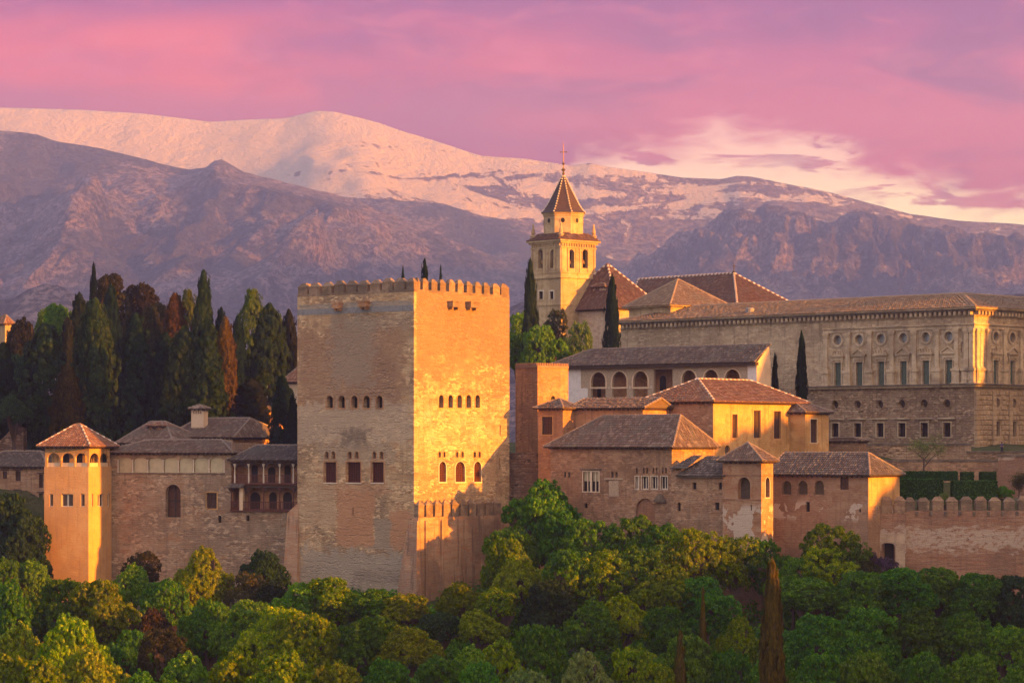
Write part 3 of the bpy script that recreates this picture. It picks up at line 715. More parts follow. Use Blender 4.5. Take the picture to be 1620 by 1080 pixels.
# ---- large house behind, with chimney and dormer
BB = Bld('tiled_house', 'broad low house with a sweeping hipped tile roof and stubby chimney behind the gallery wall', 'house', 368, 440, 27, lx=268, rx=455, z0=-8)
zt = BB.zc(692)
BB.walls(zt, M['orange_wall'])
mb = MB(); prism(mb, BB.FL, rectp(.0, -2, BB.L, zt-.02), .0, .03); mb.build('rendered_front', M['cream'], BB.root)
u_, z_ = BB.uv_at(335, 662, BB.R*.5); u2_, _ = BB.uv_at(322, 662, BB.R*.5)
ro = slab_roof(BB, [(1.2, BB.R*.42, z_), (max(u2_, 8.5), BB.R*.42, z_)], zt+.1, .7, tile='tile')
BC = Bld('tiled_annexe', 'long hipped roof with a tiny dormer sloping down behind the lookout tower', 'house', 272, 437, 24, lx=192, R=11, z0=-8)
zt = BC.zc(701)
BC.walls(zt, M['cream'])
ua, za = BC.uv_at(262, 667, 5.0); ub, zb_ = BC.uv_at(238, 667, 5.0)
slab_roof(BC, [(ua, 5.0, za), (ub, 5.0, za)], zt+.1, .7, tile='tile')
def small_house(name, label, cat, cx, Y, th, lx, rx, ytop, yeave, z0, wall, tile, ov=.35, wins=(), parent=None, rk=.5):
    b = Bld(name, label, cat, cx, Y, th, lx=lx, rx=rx, z0=z0)
    for fx, x0, y0, x1, y1, kd in wins: window(b, b.FL if fx == 'L' else b.FR, x0, y0, x1, y1, kd, .25, 'dark')
    b.walls(b.zc(yeave), M[wall])
    d = abs(b.L-b.R)/2
    r = [(b.L/2, b.R/2, b.zc(ytop))]*2 if d < .3 else ([(b.L/2-d, b.R/2, b.zc(ytop)), (b.L/2+d, b.R/2, b.zc(ytop))] if b.L > b.R else [(b.L/2, b.R/2, b.zc(ytop))]*2)
    slab_roof(b, r, b.zc(yeave)+.05, ov, tile=tile)
    return b
ch = Bld('chimney', 'square masonry chimney with slotted vents under a tile cap on the broad roof', 'chimney', 322, 446, 27, lx=302.5, rx=329, z0=0)
def adopt(b, parent, name):
    """turn a small building into a part of another thing"""
    ob = [c for c in b.root.children]
    for c in ob:
        c.parent = parent; c.location = Vector(b.root.location)-Vector(root_of(parent).location)
        if c.name.split('.')[0] in ('wall', 'roof'): c.name = name if c.name.startswith('wall') else name+'_roof'
    for k in ('label', 'category'): pass
    bpy.data.objects.remove(b.root)
for i in range(4): x = 305.5+i*3.7; window(ch, ch.FL, x, 649.5, x+1.7, 654.5, 'rect', .2, 'dark', name='vent')
ch.walls(ch.zc(646), M['cream']); slab_roof(ch, [(ch.L/2, ch.R/2, ch.zc(640))]*2, ch.zc(646), .35, tile='tile')
adopt(ch, BB.root, 'chimney')
dm = Bld('dormer', 'x', 'x', 256, 441, 24, lx=236, R=3.0, z0=.8)
window(dm, dm.FL, 240, 676, 247, 682, 'rect', .3, 'dark'); dm.walls(dm.zc(673), M['orange_wall']); slab_roof(dm, [(.9, 1.4, dm.zc(667)), (dm.L-.9, 1.4, dm.zc(667))], dm.zc(673), .35, tile='tile_red')
adopt(dm, BC.root, 'dormer')
small_house('garden_pavilion', 'little pavilion roof with two arched openings peeping above the tiles beside the tall tower', 'pavilion', 421, 470, 30, 395, 455, 638, 650, -4, 'orange_wall', 'tile', wins=(('L', 401, 653, 405.5, 663, 'arch'), ('L', 410, 653, 415, 663, 'arch')))
small_house('white_pavilion', 'small pale pavilion with a pinkish tent roof among the cypresses', 'pavilion', 385, 485, 35, 372, 396, 632, 648, -4, 'cream', 'tile_red')
small_house('villa', 'white walled villa corner with a tiled hip roof just left of the tall tower', 'house', 474, 450, 39, 455, 500, 575, 604, -4, 'cream', 'tile_red', .8)
# far left house, ruin and sunlit church-like top
FH = Bld('village_house', 'plain ochre house with small shuttered windows at the far left edge', 'house', 72, 447, 12, lx=-40, R=12, z0=-25)
for x0, y0, x1, y1 in ((4.4, 745, 11, 757), (24.6, 744.5, 32.6, 760.6), (61.6, 750, 68, 771), (24.6, 776, 31.6, 796), (47, 784, 52.5, 793.5), (61.6, 780, 68, 795)):
    window(FH, FH.FL, x0, y0, x1, y1, 'rect', .25, 'wood_dark', (1, 0, .06), 'wood', .08)
    mb = MB(); t0, z0_, t1, z1_ = pxrect(FH.FL, x0, y0, x1, y1); prism(mb, FH.FL, rectp(t0-.35, z1_+.1, t1+.35, z1_+.25), -.02, .12); mb.build('lintel', M['wood_dark'], FH.root)
window(FH, FH.FL, 34, 822, 47, 840, 'rect', .4, 'dark', name='door')
FH.walls(FH.zc(738), M['brick_wall'])
mb = MB(); prism(mb, FH.FL, rectp(0, FH.zc(811), FH.L, FH.zc(809.5)), -.02, .12); mb.build('string_course', M['dark_ledge'], FH.root)
slab_roof(FH, [(3.0, 5.5, FH.zc(714)), (FH.L-3, 5.5, FH.zc(714))], FH.zc(738)+.05, .7, tile='tile_dark')
RU = Bld('ruined_wall', 'crumbling rubble wall rising above the dark roof at the far left', 'wall', 37, 462, 12, lx=-30, R=3, z0=-8)
mb = MB(); f = RU.FL
top = [(0, RU.zc(676)), (1.2, RU.zc(675)), (2.2, RU.zc(678)), (3.4, RU.zc(690)), (4.5, RU.zc(698)), (8, RU.zc(697))]
prism(mb, f, [(0, -8)]+top[:-1]+[(RU.L, RU.zc(699)), (RU.L, -8)], 0, -1.6); mb.build('wall', M['rubble'], RU.root)
sm = small_house('hilltop_tower', 'sunlit golden tower corner with a steep roof at the far left edge of the photo', 'tower', 8, 600, 49, -4, 19, 498, 512, 0, 'church_stone', 'tile_red', .5, wins=(('R', 10, 522, 13.5, 533, 'arch'),))

# ---- brown square tower right of the great tower
BT = Bld('square_tower', 'plain brown square tower, its right face glowing orange, just right of the great tower', 'tower', 850.5, 425, 50, lx=815.5, rx=899, z0=-20)
window(BT, BT.FR, 871, 626, 878, 634, 'arch', .3, 'dark', surround='ochre', sw=.15)
BT.walls(BT.zc(580), M['orange_wall'])
mb = MB(); zt = BT.zc(580)
for f_, n_ in ((BT.FL, BT.L), (BT.FR, BT.R)):
    k = int(n_/.34)
    for i in range(k): prism(mb, f_, rectp((i+.2)*n_/k, zt+.2, (i+.72)*n_/k, zt+.62), .12, -.25)
    prism(mb, f_, rectp(-.1, zt-.15, n_, zt+.2), .12, -.3)
mb.build('tile_coping', M['tile_red'], BT.root)
# rubble stretch below it
RB = Bld('rubble_wall', 'dark rough rubble wall between the great tower and the tile roofed houses', 'wall', 877, 416, 25, lx=795, R=4, z0=-25)
RB.walls(RB.zc(716), M['rubble'])

# ---- gallery building with horseshoe arcade
GB = Bld('arcade_building', 'long low building with an arcade of slender arches under a dark tile roof', 'building', 1197.5, 437, 39, lx=898, rx=1219, z0=-2)
f = GB.FL; zt = GB.zc(571.5)
ZA = f.z(946.6, 588.3)
xs = [(935.3, 958), (968.6, 991.4), (1001.7, 1024.7), (1079, 1101), (1113.6, 1136), (1147, 1170.6)]
for a, b_ in xs: t0, z0_, t1, z1_ = pxrect(f, a, 588, b_, 640); f.holes.append((archp(t0, z0_, t1, ZA, 1.05), .5))
t0, z0_, t1, z1_ = pxrect(f, 1034, 584, 1064, 640); f.holes.append((rectp(t0, z0_, t1, z1_), .5))
window(GB, f, 902.6, 616, 906.5, 623.5, 'rect', .3, 'dark')
mb = MB(); skin(mb, f, rectp(0, -2, GB.L, zt), f.holes)
GB_roofh = GB.zc(544)
q = GB.uv; R0 = GB.R
fr = GB.FR; rt = fr.t(1217)
mb.add([fr.P(0, -2), fr.P(R0, -2), fr.P(R0, zt+.0), fr.P(rt*.97, GB_roofh-.15), fr.P(0, zt-.1)], [(0, 1, 2, 3, 4)])
mb.quad(q(0, R0, -2), q(GB.L, R0, -2), q(GB.L, R0, zt), q(0, R0, zt)); mb.quad(q(GB.L, 0, -2), q(GB.L, R0, -2), q(GB.L, R0, zt), q(GB.L, 0, zt))
mb.build('wall', M['stucco'], GB.root)
bk = Face(GB.C+GB.v*3.0, GB.u, -GB.v); mb = MB()
mb.quad(bk.P(.1, -2), bk.P(GB.L, -2), bk.P(GB.L, zt), bk.P(.1, zt)); mb.build('inner_wall', M['orange_wall'], GB.root)
for a, b_ in ((945, 951), (1044, 1054)):
    mb = MB(); t0, t1 = sorted((bk.t(a), bk.t(b_))); pl = archp(t0, -1, t1, bk.z(a, 612 if a < 1000 else 594)); mb.add([bk.P(t, z, .04) for t, z in pl], [tuple(range(len(pl)))]); mb.build('doorway', M['dark'], GB.root)
for a, b_ in xs:
    t0, z0_, t1, z1_ = pxrect(f, a, 588, b_, 612); mb = MB(); ring(mb, f, archp(t0, z0_, t1, ZA, 1.05), .28, -.02, .06); mb.build('arch_moulding', M['cream'], GB.root)
for x in (930.5, 963.3, 996.5, 1029.5, 1069, 1107.5, 1141.5, 1175):
    mb = MB(); p = f.P(f.t(x), 0, -.25); zc0, zc1 = -2, f.z(x, 611)
    if x > 935:
        mb.lathe((p.x, p.y, zc0), [(0, 0), (.17, 0), (.15, zc1-zc0-.7), (.22, zc1-zc0-.6), (.38, zc1-zc0), (0, zc1-zc0+.01)], 10); mb.build('column', M['column'], GB.root)
for x0, x1, y0 in ((897.5, 919, 583), (1183, 1197.3, 576)):
    mb = MB(); t0, t1 = sorted((f.t(x0), f.t(x1))); t0 = max(t0, .02); prism(mb, f, rectp(t0, -2, t1, zt-.02 if x0 > 1000 else f.z(908, 580)), -.02, .06); mb.build('whitewashed_block', M['white_paint'], GB.root)
mb = MB(); t0, t1 = sorted((f.t(918), f.t(930))); prism(mb, f, rectp(t0, -2, t1, f.z(925, 614)), -.02, .07); mb.build('whitewashed_block', M['white_paint'], GB.root)
mb = MB(); prism(mb, fr, [(.0, -2), (R0, -2), (R0, zt), (rt*.97, GB_roofh-.2), (0.0, zt-.15)], .0, .03); mb.build('rendered_gable', M['cream'], GB.root)
uu, zz_ = GB.uv_at(934.4, 549.5, rt)
mb = MB(); e0 = GB.uv(-.3, -.9, zt-.05); e1 = GB.uv(f.t(868), -.9, zt-.05); r0 = GB.uv(-.3, rt, GB_roofh); r1 = GB.uv(uu, rt, GB_roofh)
tiled(mb, e0, e1, r1, r0); tiled(mb, e1, GB.uv(f.t(868), R0*1.3, zt), r1, r1); mb.quad(GB.uv(0, rt+.01, zt-1), GB.uv(uu, rt+.01, zt-1), r1-Vector((0, 0, .1)), GB.uv(0, rt+.01, GB_roofh-.1))
ro = mb.build('roof', M['tile_dark'], GB.root)
mb = MB(); prism(mb, f, rectp(-.25, zt-.62, f.t(868)-.1, zt-.12), -.1, .85); mb.build('eave', M['wood_dark'], ro)
cb = MB(); caps(cb, r0, r1, .18); caps(cb, e1, r1, .18); cb.build('ridge_tiles', M['tile_dark'], ro)

# ---- ochre mansion
OM = Bld('ochre_mansion', 'tall ochre house with white dotted hipped roof and three narrow windows', 'house', 1128.5, 410, 39, lx=1015, rx=1273, z0=-12)
for a, b_, y0, y1 in ((1158, 1166.4, 655, 692.5), (1192, 1203, 649, 692.5), (1224, 1235, 650, 693.6)):
    window(OM, OM.FR, a, y0, b_, y1, 'rect', .35, 'wood_dark', (1, 3, .06), 'wood', .12, surround='ochre_plain', sw=.25)
t0, z0_, t1, z1_ = pxrect(OM.FR, 1146.4, 704, 1155.3, 720); window(OM, OM.FR, 1146.4, 704, 1155.3, 720, 'round', .35, 'shade_room')
zt = OM.zc(635)
OM.walls(zt, M['ochre'])
mb = MB(); prism(mb, OM.FL, rectp(.02, -12, OM.L, zt-.02), .0, .03); mb.build('brick_front', M['brick_wall'], OM.root)
for x0, x1, y0, y1 in ((1026, 1032, 652, 668),):
    mb = MB(); t0, z0_, t1, z1_ = pxrect(OM.FL, x0, y0, x1, y1); prism(mb, OM.FL, circp((t0+t1)/2, (z0_+z1_)/2, .45, .8, 9), 0, .05); mb.build('plaster_patch', M['cream'], OM.root)
fd = Face(OM.C+OM.u*(OM.L*.5), OM.v, -OM.u)
v1_ = fd.t(1105); zr_ = OM.zc(593.5)-.35; v2_ = min(fd.t(1186), OM.R-2.5)
slab_roof(OM, [(OM.L*.5, max(v1_, 3.5), zr_), (OM.L*.5, v2_, zr_)], zt+.05, .7, tile='tile_red', ridge=('mortar', 'tile_red')) if False else None
def hip_v(b, va, vb, zr, ze, ov, tile, ridge, capr=.2, uc=.5, gable_back=False):
    """hip roof with its ridge running along the right face direction"""
    A_ = b.uv(-ov, -ov, ze); B_ = b.uv(b.L+ov, -ov, ze); C_ = b.uv(b.L+ov, b.R+ov, ze); D = b.uv(-ov, b.R+ov, ze)
    r1 = b.uv(b.L*uc, va, zr); r2 = b.uv(b.L*uc, vb, zr)
    mb = MB(); tiled(mb, A_, B_, r1, r1); tiled(mb, A_, D, r2, r1); tiled(mb, D, C_, r2, r2); tiled(mb, B_, C_, r2, r1)
    ro = mb.build('roof', M[tile], b.root)
    sb = MB(); lo = ze-.22; o = ov-.03
    vs = [b.uv(-o, -o, lo), b.uv(b.L+o, -o, lo), b.uv(b.L+o, b.R+o, lo), b.uv(-o, b.R+o, lo)]; vs += [v+Vector((0, 0, .2)) for v in vs]
    sb.add(vs, [(0, 1, 2, 3), (0, 1, 5, 4), (1, 2, 6, 5), (2, 3, 7, 6), (3, 0, 4, 7)])
    for t in np.arange(0, b.L, .8): prism(sb, b.FL, rectp(t, lo-.15, t+.14, lo+.01), 0, o-.08)
    for t in np.arange(0, b.R, .8): prism(sb, b.FR, rectp(t, lo-.15, t+.14, lo+.01), 0, o-.08)
    sb.build('eave', M['wood_dark'], ro)
    cb = MB()
    for p, q_ in ((A_, r1), (B_, r1), (C_, r2), (D, r2), (r1, r2)): caps(cb, p, q_, capr, .55, 0, 1)
    cb.build('ridge_tiles', [M[ridge[0]], M[ridge[1]]], ro)
    return ro
hip_v(OM, v1_, v2_, zr_, zt+.05, .7, 'tile_red', ('mortar', 'tile_red'))
OA = Bld('mansion_annexe', 'narrow lower wing with one tall dark window at the right end of the ochre mansion', 'house', 1274, 424.5, 39, L=8, rx=1311, z0=-12)
window(OA, OA.FR, 1282, 663, 1292.6, 700, 'rect', .3, 'wood_dark', (1, 3, .06), 'wood', .1, surround='cream', sw=.15)
OA.walls(OA.zc(652), M['ochre']); slab_roof(OA, [(OA.L*.6, 2.5, OA.zc(627)), (OA.L*.6, OA.R-2.2, OA.zc(627))], OA.zc(652)+.05, .6, tile='tile')
OW = Bld('ochre_wing', 'low ochre wing with one square window under a narrow tile roof beside the brown tower', 'house', 890.5, 412, 39, lx=851.5, rx=911.5, z0=-20)
window(OW, OW.FL, 857.5, 659, 874, 687, 'rect', .35, 'wood', (3, 4, .06), 'wood_dark', .1, surround='ochre_plain', sw=.12)
OW.walls(OW.zc(645.5), M['orange_wall'])
slab_roof(OW, [(OW.L*.55, 2.6, OW.zc(630)), (OW.L*.55, OW.R-1.0, OW.zc(630))], OW.zc(645.5)+.05, .6, tile='tile')
OX = Bld('link_wing', 'plain orange wall under a long tile eave joining the small wing to the mansion', 'house', 1017, 408.0, 33, lx=905, R=8, z0=-20)
OX.walls(OX.zc(645), M['orange_wall']); slab_roof(OX, [(-1.5, 3.0, OX.zc(629.5)), (OX.L-.5, 3.0, OX.zc(629.5))], OX.zc(645)+.05, .55, tile='tile')

# ---- brick house
HB = Bld('brick_house', 'long brown brick house with a white double window and a row of small twin windows', 'house', 1063, 396, 39, lx=871, rx=1128, z0=-25)
f = HB.FL
window(HB, f, 922.5, 746, 947.5, 777, 'rect', .35, 'dark', surround='white_trim', sw=.14, name='window')
wz = [o for o in HB.root.children if o.name.startswith('window')][-1]
mb = MB(); t0, z0_, t1, z1_ = pxrect(f, 922.5, 746, 947.5, 777); tm = (t0+t1)/2
prism(mb, f, rectp(tm-.16, z0_, tm+.16, z1_), -.1, .03); 
for c in ((t0+tm)/2, (t1+tm)/2): prism(mb, f, rectp(c-.06, z0_, c+.06, z1_), -.3, -.12)
mb.build('mullion', M['white_trim'], wz)
mb = MB(); zm = z0_+(z1_-z0_)*.52; prism(mb, f, rectp(t0+.02, zm, tm-.17, z1_-.01), -.33, -.3); prism(mb, f, rectp(tm+.17, zm, t1-.02, z1_-.01), -.33, -.3); mb.build('blind', M['panel'], wz)
mb = MB(); prism(mb, f, rectp(t0-.5, z1_+.25, t1+.5, z1_+.5), -.02, .2); mb.build('hood', M['dark_ledge'], wz)
for x in (946,): pass
for a, b_ in ((1005.3, 1010.4), (1015.6, 1025.5), (1030.5, 1040.5), (1045.6, 1055.8)):
    window(HB, f, a, 753, b_, 773.5, 'rect', .35, 'dark', (1, 0, .14), 'white_trim', .12, surround='white_trim', sw=.1)
for x in (1006, 1017, 1022.3, 1032, 1037.3, 1047, 1052): window(HB, f, x, 739.5, x+2.8, 748.5, 'arch', .25, 'shade_room')
for x in (892, 898.5, 967, 973.5): window(HB, f, x, 746, x+3.6, 755, 'arch', .25, 'shade_room')
window(HB, f, 924, 795, 929.5, 803, 'arch', .3, 'dark'); window(HB, f, 1071.6, 794, 1076.6, 808, 'arch', .3, 'dark', hole=False) if False else None
window(HB, f, 1006, 788, 1036, 822, 'arch', .4, 'brick_red', name='blind_arch')
HB.walls(HB.zc(707), M['brick_wall'])
mb = MB(); t0, z0_, t1, z1_ = pxrect(f, 963.6, 760, 979, 784.7); prism(mb, f, rectp(t0, z0_, t1, z1_), -.02, .06); prism(mb, f, rectp(t0-.8, z1_+.15, t1+.8, z1_+.4), -.02, .14); mb.build('plaque', M['stucco'], HB.root)
mb = MB(); t0, z0_, t1, z1_ = pxrect(f, 1037, 780, 1055, 794); tm = (t0+t1)/2; prism(mb, f, [(t0, z0_), (t1, z0_), (tm+.3, z1_-.3), (tm, z1_), (tm-.3, z1_-.3)], -.02, .7); mb.build('chimney_hood', M['dark_ledge'], HB.root)
ua, za = HB.uv_at(1077, 667, HB.R*.5); ub, zb_ = HB.uv_at(954, 666, HB.R*.5)
slab_roof(HB, [(max(ua, 1.5), HB.R*.5, HB.zc(667)+1.0), (ub, HB.R*.5, HB.zc(667)+1.0)], HB.zc(707)+.05, .8, tile='tile')

# ---- lower range between brick house and turret
LR = Bld('lower_range', 'low brick range with tiny windows and dark tiles left of the little turret', 'house', 1148, 388, 36, lx=1062, R=8, z0=-25)
f = LR.FL
for x0, y0, x1, y1 in ((1095.6, 763, 1101.7, 773.6), (1137, 763, 1142, 773.5), (1131, 794.7, 1138, 806.5), (1071.6, 794, 1076.8, 808)):
    window(LR, f, x0, y0, x1, y1, 'rect' if x0 != 1071.6 else 'arch', .35, 'dark')
mb = MB(); zt = LR.zc(752.5); tl = f.t(1078)
skin(mb, f, [(0, -25), (LR.L, -25), (LR.L, LR.zc(741)), (tl, LR.zc(741)), (tl, zt), (0, zt)], f.holes)
q = LR.uv; mb.quad(q(0, 0, -25), q(0, 8, -25), q(0, 8, zt), q(0, 0, zt)); mb.quad(q(0, 0, zt), q(LR.L, 0, zt), q(LR.L, 8, zt), q(0, 8, zt)); mb.quad(q(LR.L, 0, -25), q(LR.L, 8, -25), q(LR.L, 8, zt), q(LR.L, 0, zt))
mb.build('wall', M['brick_wall'], LR.root)
mb = MB(); z1_ = LR.zc(721)
tiled(mb, LR.uv(-.3, -.6, zt), LR.uv(tl+.6, -.6, zt), LR.uv(f.t(1092)-.4, 4, z1_), LR.uv(-.3, 4, z1_)); tiled(mb, LR.uv(tl+.6, -.6, zt), LR.uv(tl+.6, 8, zt), LR.uv(f.t(1092)-.4, 4, z1_), LR.uv(f.t(1092)-.4, 4, z1_))
prism(mb, f, rectp(-.2, zt-.25, tl+.55, zt-.03), -.05, .5); mb.build('roof', M['tile_dark'], LR.root)
mb = MB(); z0_ = LR.zc(741)
tiled(mb, LR.uv(f.t(1088), -.4, z0_), LR.uv(LR.L, -.4, z0_), LR.uv(LR.L-2.2, 2.6, LR.zc(720)), LR.uv(f.t(1096), 2.6, LR.zc(720))); mb.build('lean_to_roof', M['tile_dark'], LR.root)

# ---- little turret with arched lookout
MT = Bld('lookout_turret', 'little square turret with a pointed tile roof and one tall open arch', 'tower', 1204.5, 384, 35, lx=1143.4, rx=1223, z0=-25)
window(MT, MT.FL, 1167.5, 754.5, 1187, 789, 'arch', .9, 'shade_room', surround='turret_wall', sw=.35, k=1.1)
window(MT, MT.FR, 1210.5, 754.5, 1217.5, 786.5, 'arch', .6, 'shade_room', surround='white_trim', sw=.12, k=1.2)
window(MT, MT.FL, 1187.5, 798, 1189.6, 807, 'rect', .3, 'dark', name='arrow_slit')
MT.walls(MT.zc(729), M['turret_wall'])
mb = MB(); prism(mb, MT.FL, rectp(-.06, MT.zc(752.5), MT.L, MT.zc(751)), -.02, .07); prism(mb, MT.FL, rectp(-.06, MT.zc(791), MT.L, MT.zc(789.5)), -.02, .09)
prism(mb, MT.FR, rectp(0, MT.zc(752.5), MT.R, MT.zc(751)), -.02, .06); mb.build('string_course', M['brick_red'], MT.root)
slab_roof(MT, [(MT.L/2, MT.R/2, MT.zc(700))]*2, MT.zc(729)+.03, .65, tile='tile')

# ---- long low house with three arched windows
LH = Bld('arched_window_house', 'long low brick house with three arched windows, white plaster scabs and a grey tile roof', 'house', 1373.6, 384, 34, lx=1215, rx=1423, z0=-25)
f = LH.FL
for a, b_ in ((1238, 1252), (1263.3, 1277.8), (1289, 1303.6)): window(LH, f, a, 760, b_, 781.7, 'arch', .45, 'shade_room', surround='brick_wall', sw=.2)
window(LH, f, 1329, 755, 1342.5, 774, 'rect', .3, 'wood', (1, 1, .08), 'wood_dark', .1)
window(LH, f, 1275, 793.6, 1281, 809, 'rect', .4, 'dark'); window(LH, f, 1359, 805, 1362, 810, 'rect', .3, 'dark')
LH.walls(LH.zc(751.5), M['brick_patched'])
mb = MB(); prism(mb, LH.FR, rectp(.02, -9, LH.R, LH.zc(751.5)-.02), 0, .03); mb.build('rendered_end', M['ochre'], LH.root)
ua, za = LH.uv_at(1374, 717, LH.R*.45)
slab_roof(LH, [(max(1.4, ua), LH.R*.45, LH.zc(719)+.2), (LH.L-.3, LH.R*.45, LH.zc(719)+.2)], LH.zc(751.5)+.05, .6, tile='tile_dark')

# ---- crenellated rampart with gate at right
RW = Bld('crenellated_wall', 'crenellated reddish rampart with a pale weathered band running off the right edge', 'wall', 1436, 392, 0.001, L=.01, R=.01, z0=-25)
class _: pass
def wallrun(root, p0, p1, z0, z1, th, mat, name='wall', holes=()):
    p0, p1 = Vector(p0), Vector(p1); d = (p1-p0).normalized(); n = Vector((d.y, -d.x)); 
    if n.y > 0: n = -n
    fc = Face(p0, d, n); L_ = (p1-p0).length; mb = MB()
    skin(mb, fc, rectp(0, z0, L_, z1), list(holes))
    P = fc.P
    mb.quad(P(0, z0, -th), P(L_, z0, -th), P(L_, z1, -th), P(0, z1, -th)); mb.quad(P(0, z1), P(L_, z1), P(L_, z1, -th), P(0, z1, -th))
    mb.quad(P(0, z0), P(0, z0, -th), P(0, z1, -th), P(0, z1)); mb.quad(P(L_, z0), P(L_, z0, -th), P(L_, z1, -th), P(L_, z1))
    return fc, L_, mb
pw = lambda px, Y: ((px-810)/F*Y, Y)
zw = (HZ-807)/F*390
fc, L_, mb = wallrun(RW.root, pw(1433, 388), pw(1790, 392), -25, zw, 1.2, 'rampart')
mb.build('wall', M['rampart'], RW.root)
for i in range(14):
    x0 = 1430.5+22.6*i; t0, t1 = fc.t(x0), fc.t(x0+17.2)
    if t0 < 0: t0 = .02
    merlon_mesh(fc, t0, t1, zw-.05, zw+1.98+random.uniform(-.1, .1), .8, .55).build('merlon', M['merlon'], RW.root)
    mb = MB(); tm = fc.t(x0+20); prism(mb, fc, rectp(tm-.18, zw-.7, tm+.18, zw-.12), -.02, .22); mb.build('drain_spout', M['dark_ledge'], RW.root)
GW = Bld('gate_wall', 'short projecting crenellated wall with a pale stone framed gateway', 'gate', 1433.5, 387, 3, lx=1374, R=1.6, z0=-25)
f = GW.FL
gt0, gz0, gt1, gz1 = pxrect(f, 1394.5, 858.6, 1415, 905)
f.holes.append((archp(gt0, gz0, gt1, gz1, .35), 1.2))
GW.walls((HZ-812)/F*387, M['rampart'])
mb = MB(); pl = archp(gt0, gz0, gt1, gz1, .35); mb.add([f.P(t, z, -1.15) for t, z in pl], [tuple(range(len(pl)))]); mb.build('gate_opening', M['dark'], GW.root)
mb = MB(); a0, a1 = f.t(1432), f.t(1376)
prism(mb, f, rectp(a0, f.z(1405, 858), a1, f.z(1405, 845)), -.02, .08); prism(mb, f, rectp(a0, -22, f.t(1416.5), f.z(1405, 858)-.003), -.02, .08); prism(mb, f, rectp(f.t(1393.5), f.z(1390, 868), f.t(1388), f.z(1405, 858)-.003), -.02, .07)
mb.build('stone_surround', M['church_body'], GW.root)
zg = (HZ-812)/F*387
for i in range(3):
    x0 = 1373.5+20.8*i; t0, t1 = sorted((f.t(x0), f.t(x0+17.5)))
    merlon_mesh(f, max(t0, .02), t1, zg-.05, zg+2.45, .8, .55).build('merlon', M['merlon'], GW.root)
# ================================================================ church
TH = 48.0
CT = Bld('bell_tower', 'tall square belfry with an octagonal drum, dark pointed spire and iron cross', 'tower', 887.3, 540, TH, lx=840.7, rx=942, z0=0)
for f, xs, big in ((CT.FL, ((851.3, 859), (870.6, 878.4)), 0), (CT.FR, ((899.2, 908.2), (921, 930)), 1)):
    for a, b_ in xs:
        window(CT, f, a, 394.7, b_, 424.3, 'arch', .9, 'shade_room' if not big else 'dark', surround='church_stone', sw=.22)
        t0, z0_, t1, z1_ = pxrect(f, a, 400, b_, 424.3); tm = (t0+t1)/2
        bm_ = MB(); p = f.P(tm, 0, -.55); zb_ = z0_+.9
        bm_.lathe((p.x, p.y, zb_), [(.42, 0), (.36, .12), (.26, .5), (.2, .75), (.02, .85)], 12); bm_.build('bell', M['gold_iron'], CT.root)
for a, b_ in ((852.5, 859), (869.8, 875.8)):
    window(CT, CT.FL, a, 460.7, b_, 473, 'rect', .35, 'dark', surround='white_trim', sw=.22, sill='church_stone')
zc_ = CT.zc(378)
CT.walls(zc_, M['church_stone'])
def trimband(b, ya, yb, o, mat, name, extra=0.0):
    mb = MB(); z0_, z1_ = b.zc(yb), b.zc(ya); q = b.uv
    lo = [q(-o, -o, z0_), q(b.L+o, -o, z0_), q(b.L+o, b.R+o, z0_), q(-o, b.R+o, z0_)]; hi = [v+Vector((0, 0, z1_-z0_)) for v in lo]
    mb.add(lo+hi, [(0,3,2,1), (4,5,6,7), (0,1,5,4), (1,2,6,5), (2,3,7,6), (3,0,4,7)])
    return mb.build(name, M[mat], b.root)
trimband(CT, 378, 381, .75, 'church_stone', 'cornice'); trimband(CT, 381.05, 384, .4, 'church_stone', 'cornice'); trimband(CT, 389, 391, .2, 'church_stone', 'moulding')
trimband(CT, 436, 439, .35, 'church_stone', 'string_course'); trimband(CT, 429, 431, .12, 'church_stone', 'moulding'); trimband(CT, 480, 482, .2, 'church_stone', 'moulding')
for f, n_ in ((CT.FL, CT.L), (CT.FR, CT.R)):
    for fr_ in (.03, .21, .45, .55, .79, .97):
        mb = MB(); prism(mb, f, rectp(n_*fr_-.22, CT.zc(429), n_*fr_+.22, CT.zc(391)), -.02, .14); mb.build('pilaster', M['church_stone'], CT.root)
    k = 14
    mb = MB()
    for i in range(k): prism(mb, f, rectp((i+.25)*n_/k, CT.zc(388.5), (i+.75)*n_/k, CT.zc(384.05)), -.02, .25)
    mb.build('dentils', M['church_stone'], CT.root)
# low skirt roof
cu, cv_ = CT.L/2, CT.R/2; cc = CT.uv(cu, cv_, 0); yc = cc.y
zY = lambda py: (HZ-py)/F*yc
mb = MB(); ov = .7; zs = zc_+.02
cs = [CT.uv(-ov, -ov, zs), CT.uv(CT.L+ov, -ov, zs), CT.uv(CT.L+ov, CT.R+ov, zs), CT.uv(-ov, CT.R+ov, zs)]
ti = [CT.uv(cu-3.6, cv_-3.6, zs+1.5), CT.uv(cu+3.6, cv_-3.6, zs+1.5), CT.uv(cu+3.6, cv_+3.6, zs+1.5), CT.uv(cu-3.6, cv_+3.6, zs+1.5)]
for i in range(4): j = (i+1) % 4; tiled(mb, cs[i], cs[j], ti[j], ti[i])
mb.build('skirt_roof', M['tile_brown'], CT.root)
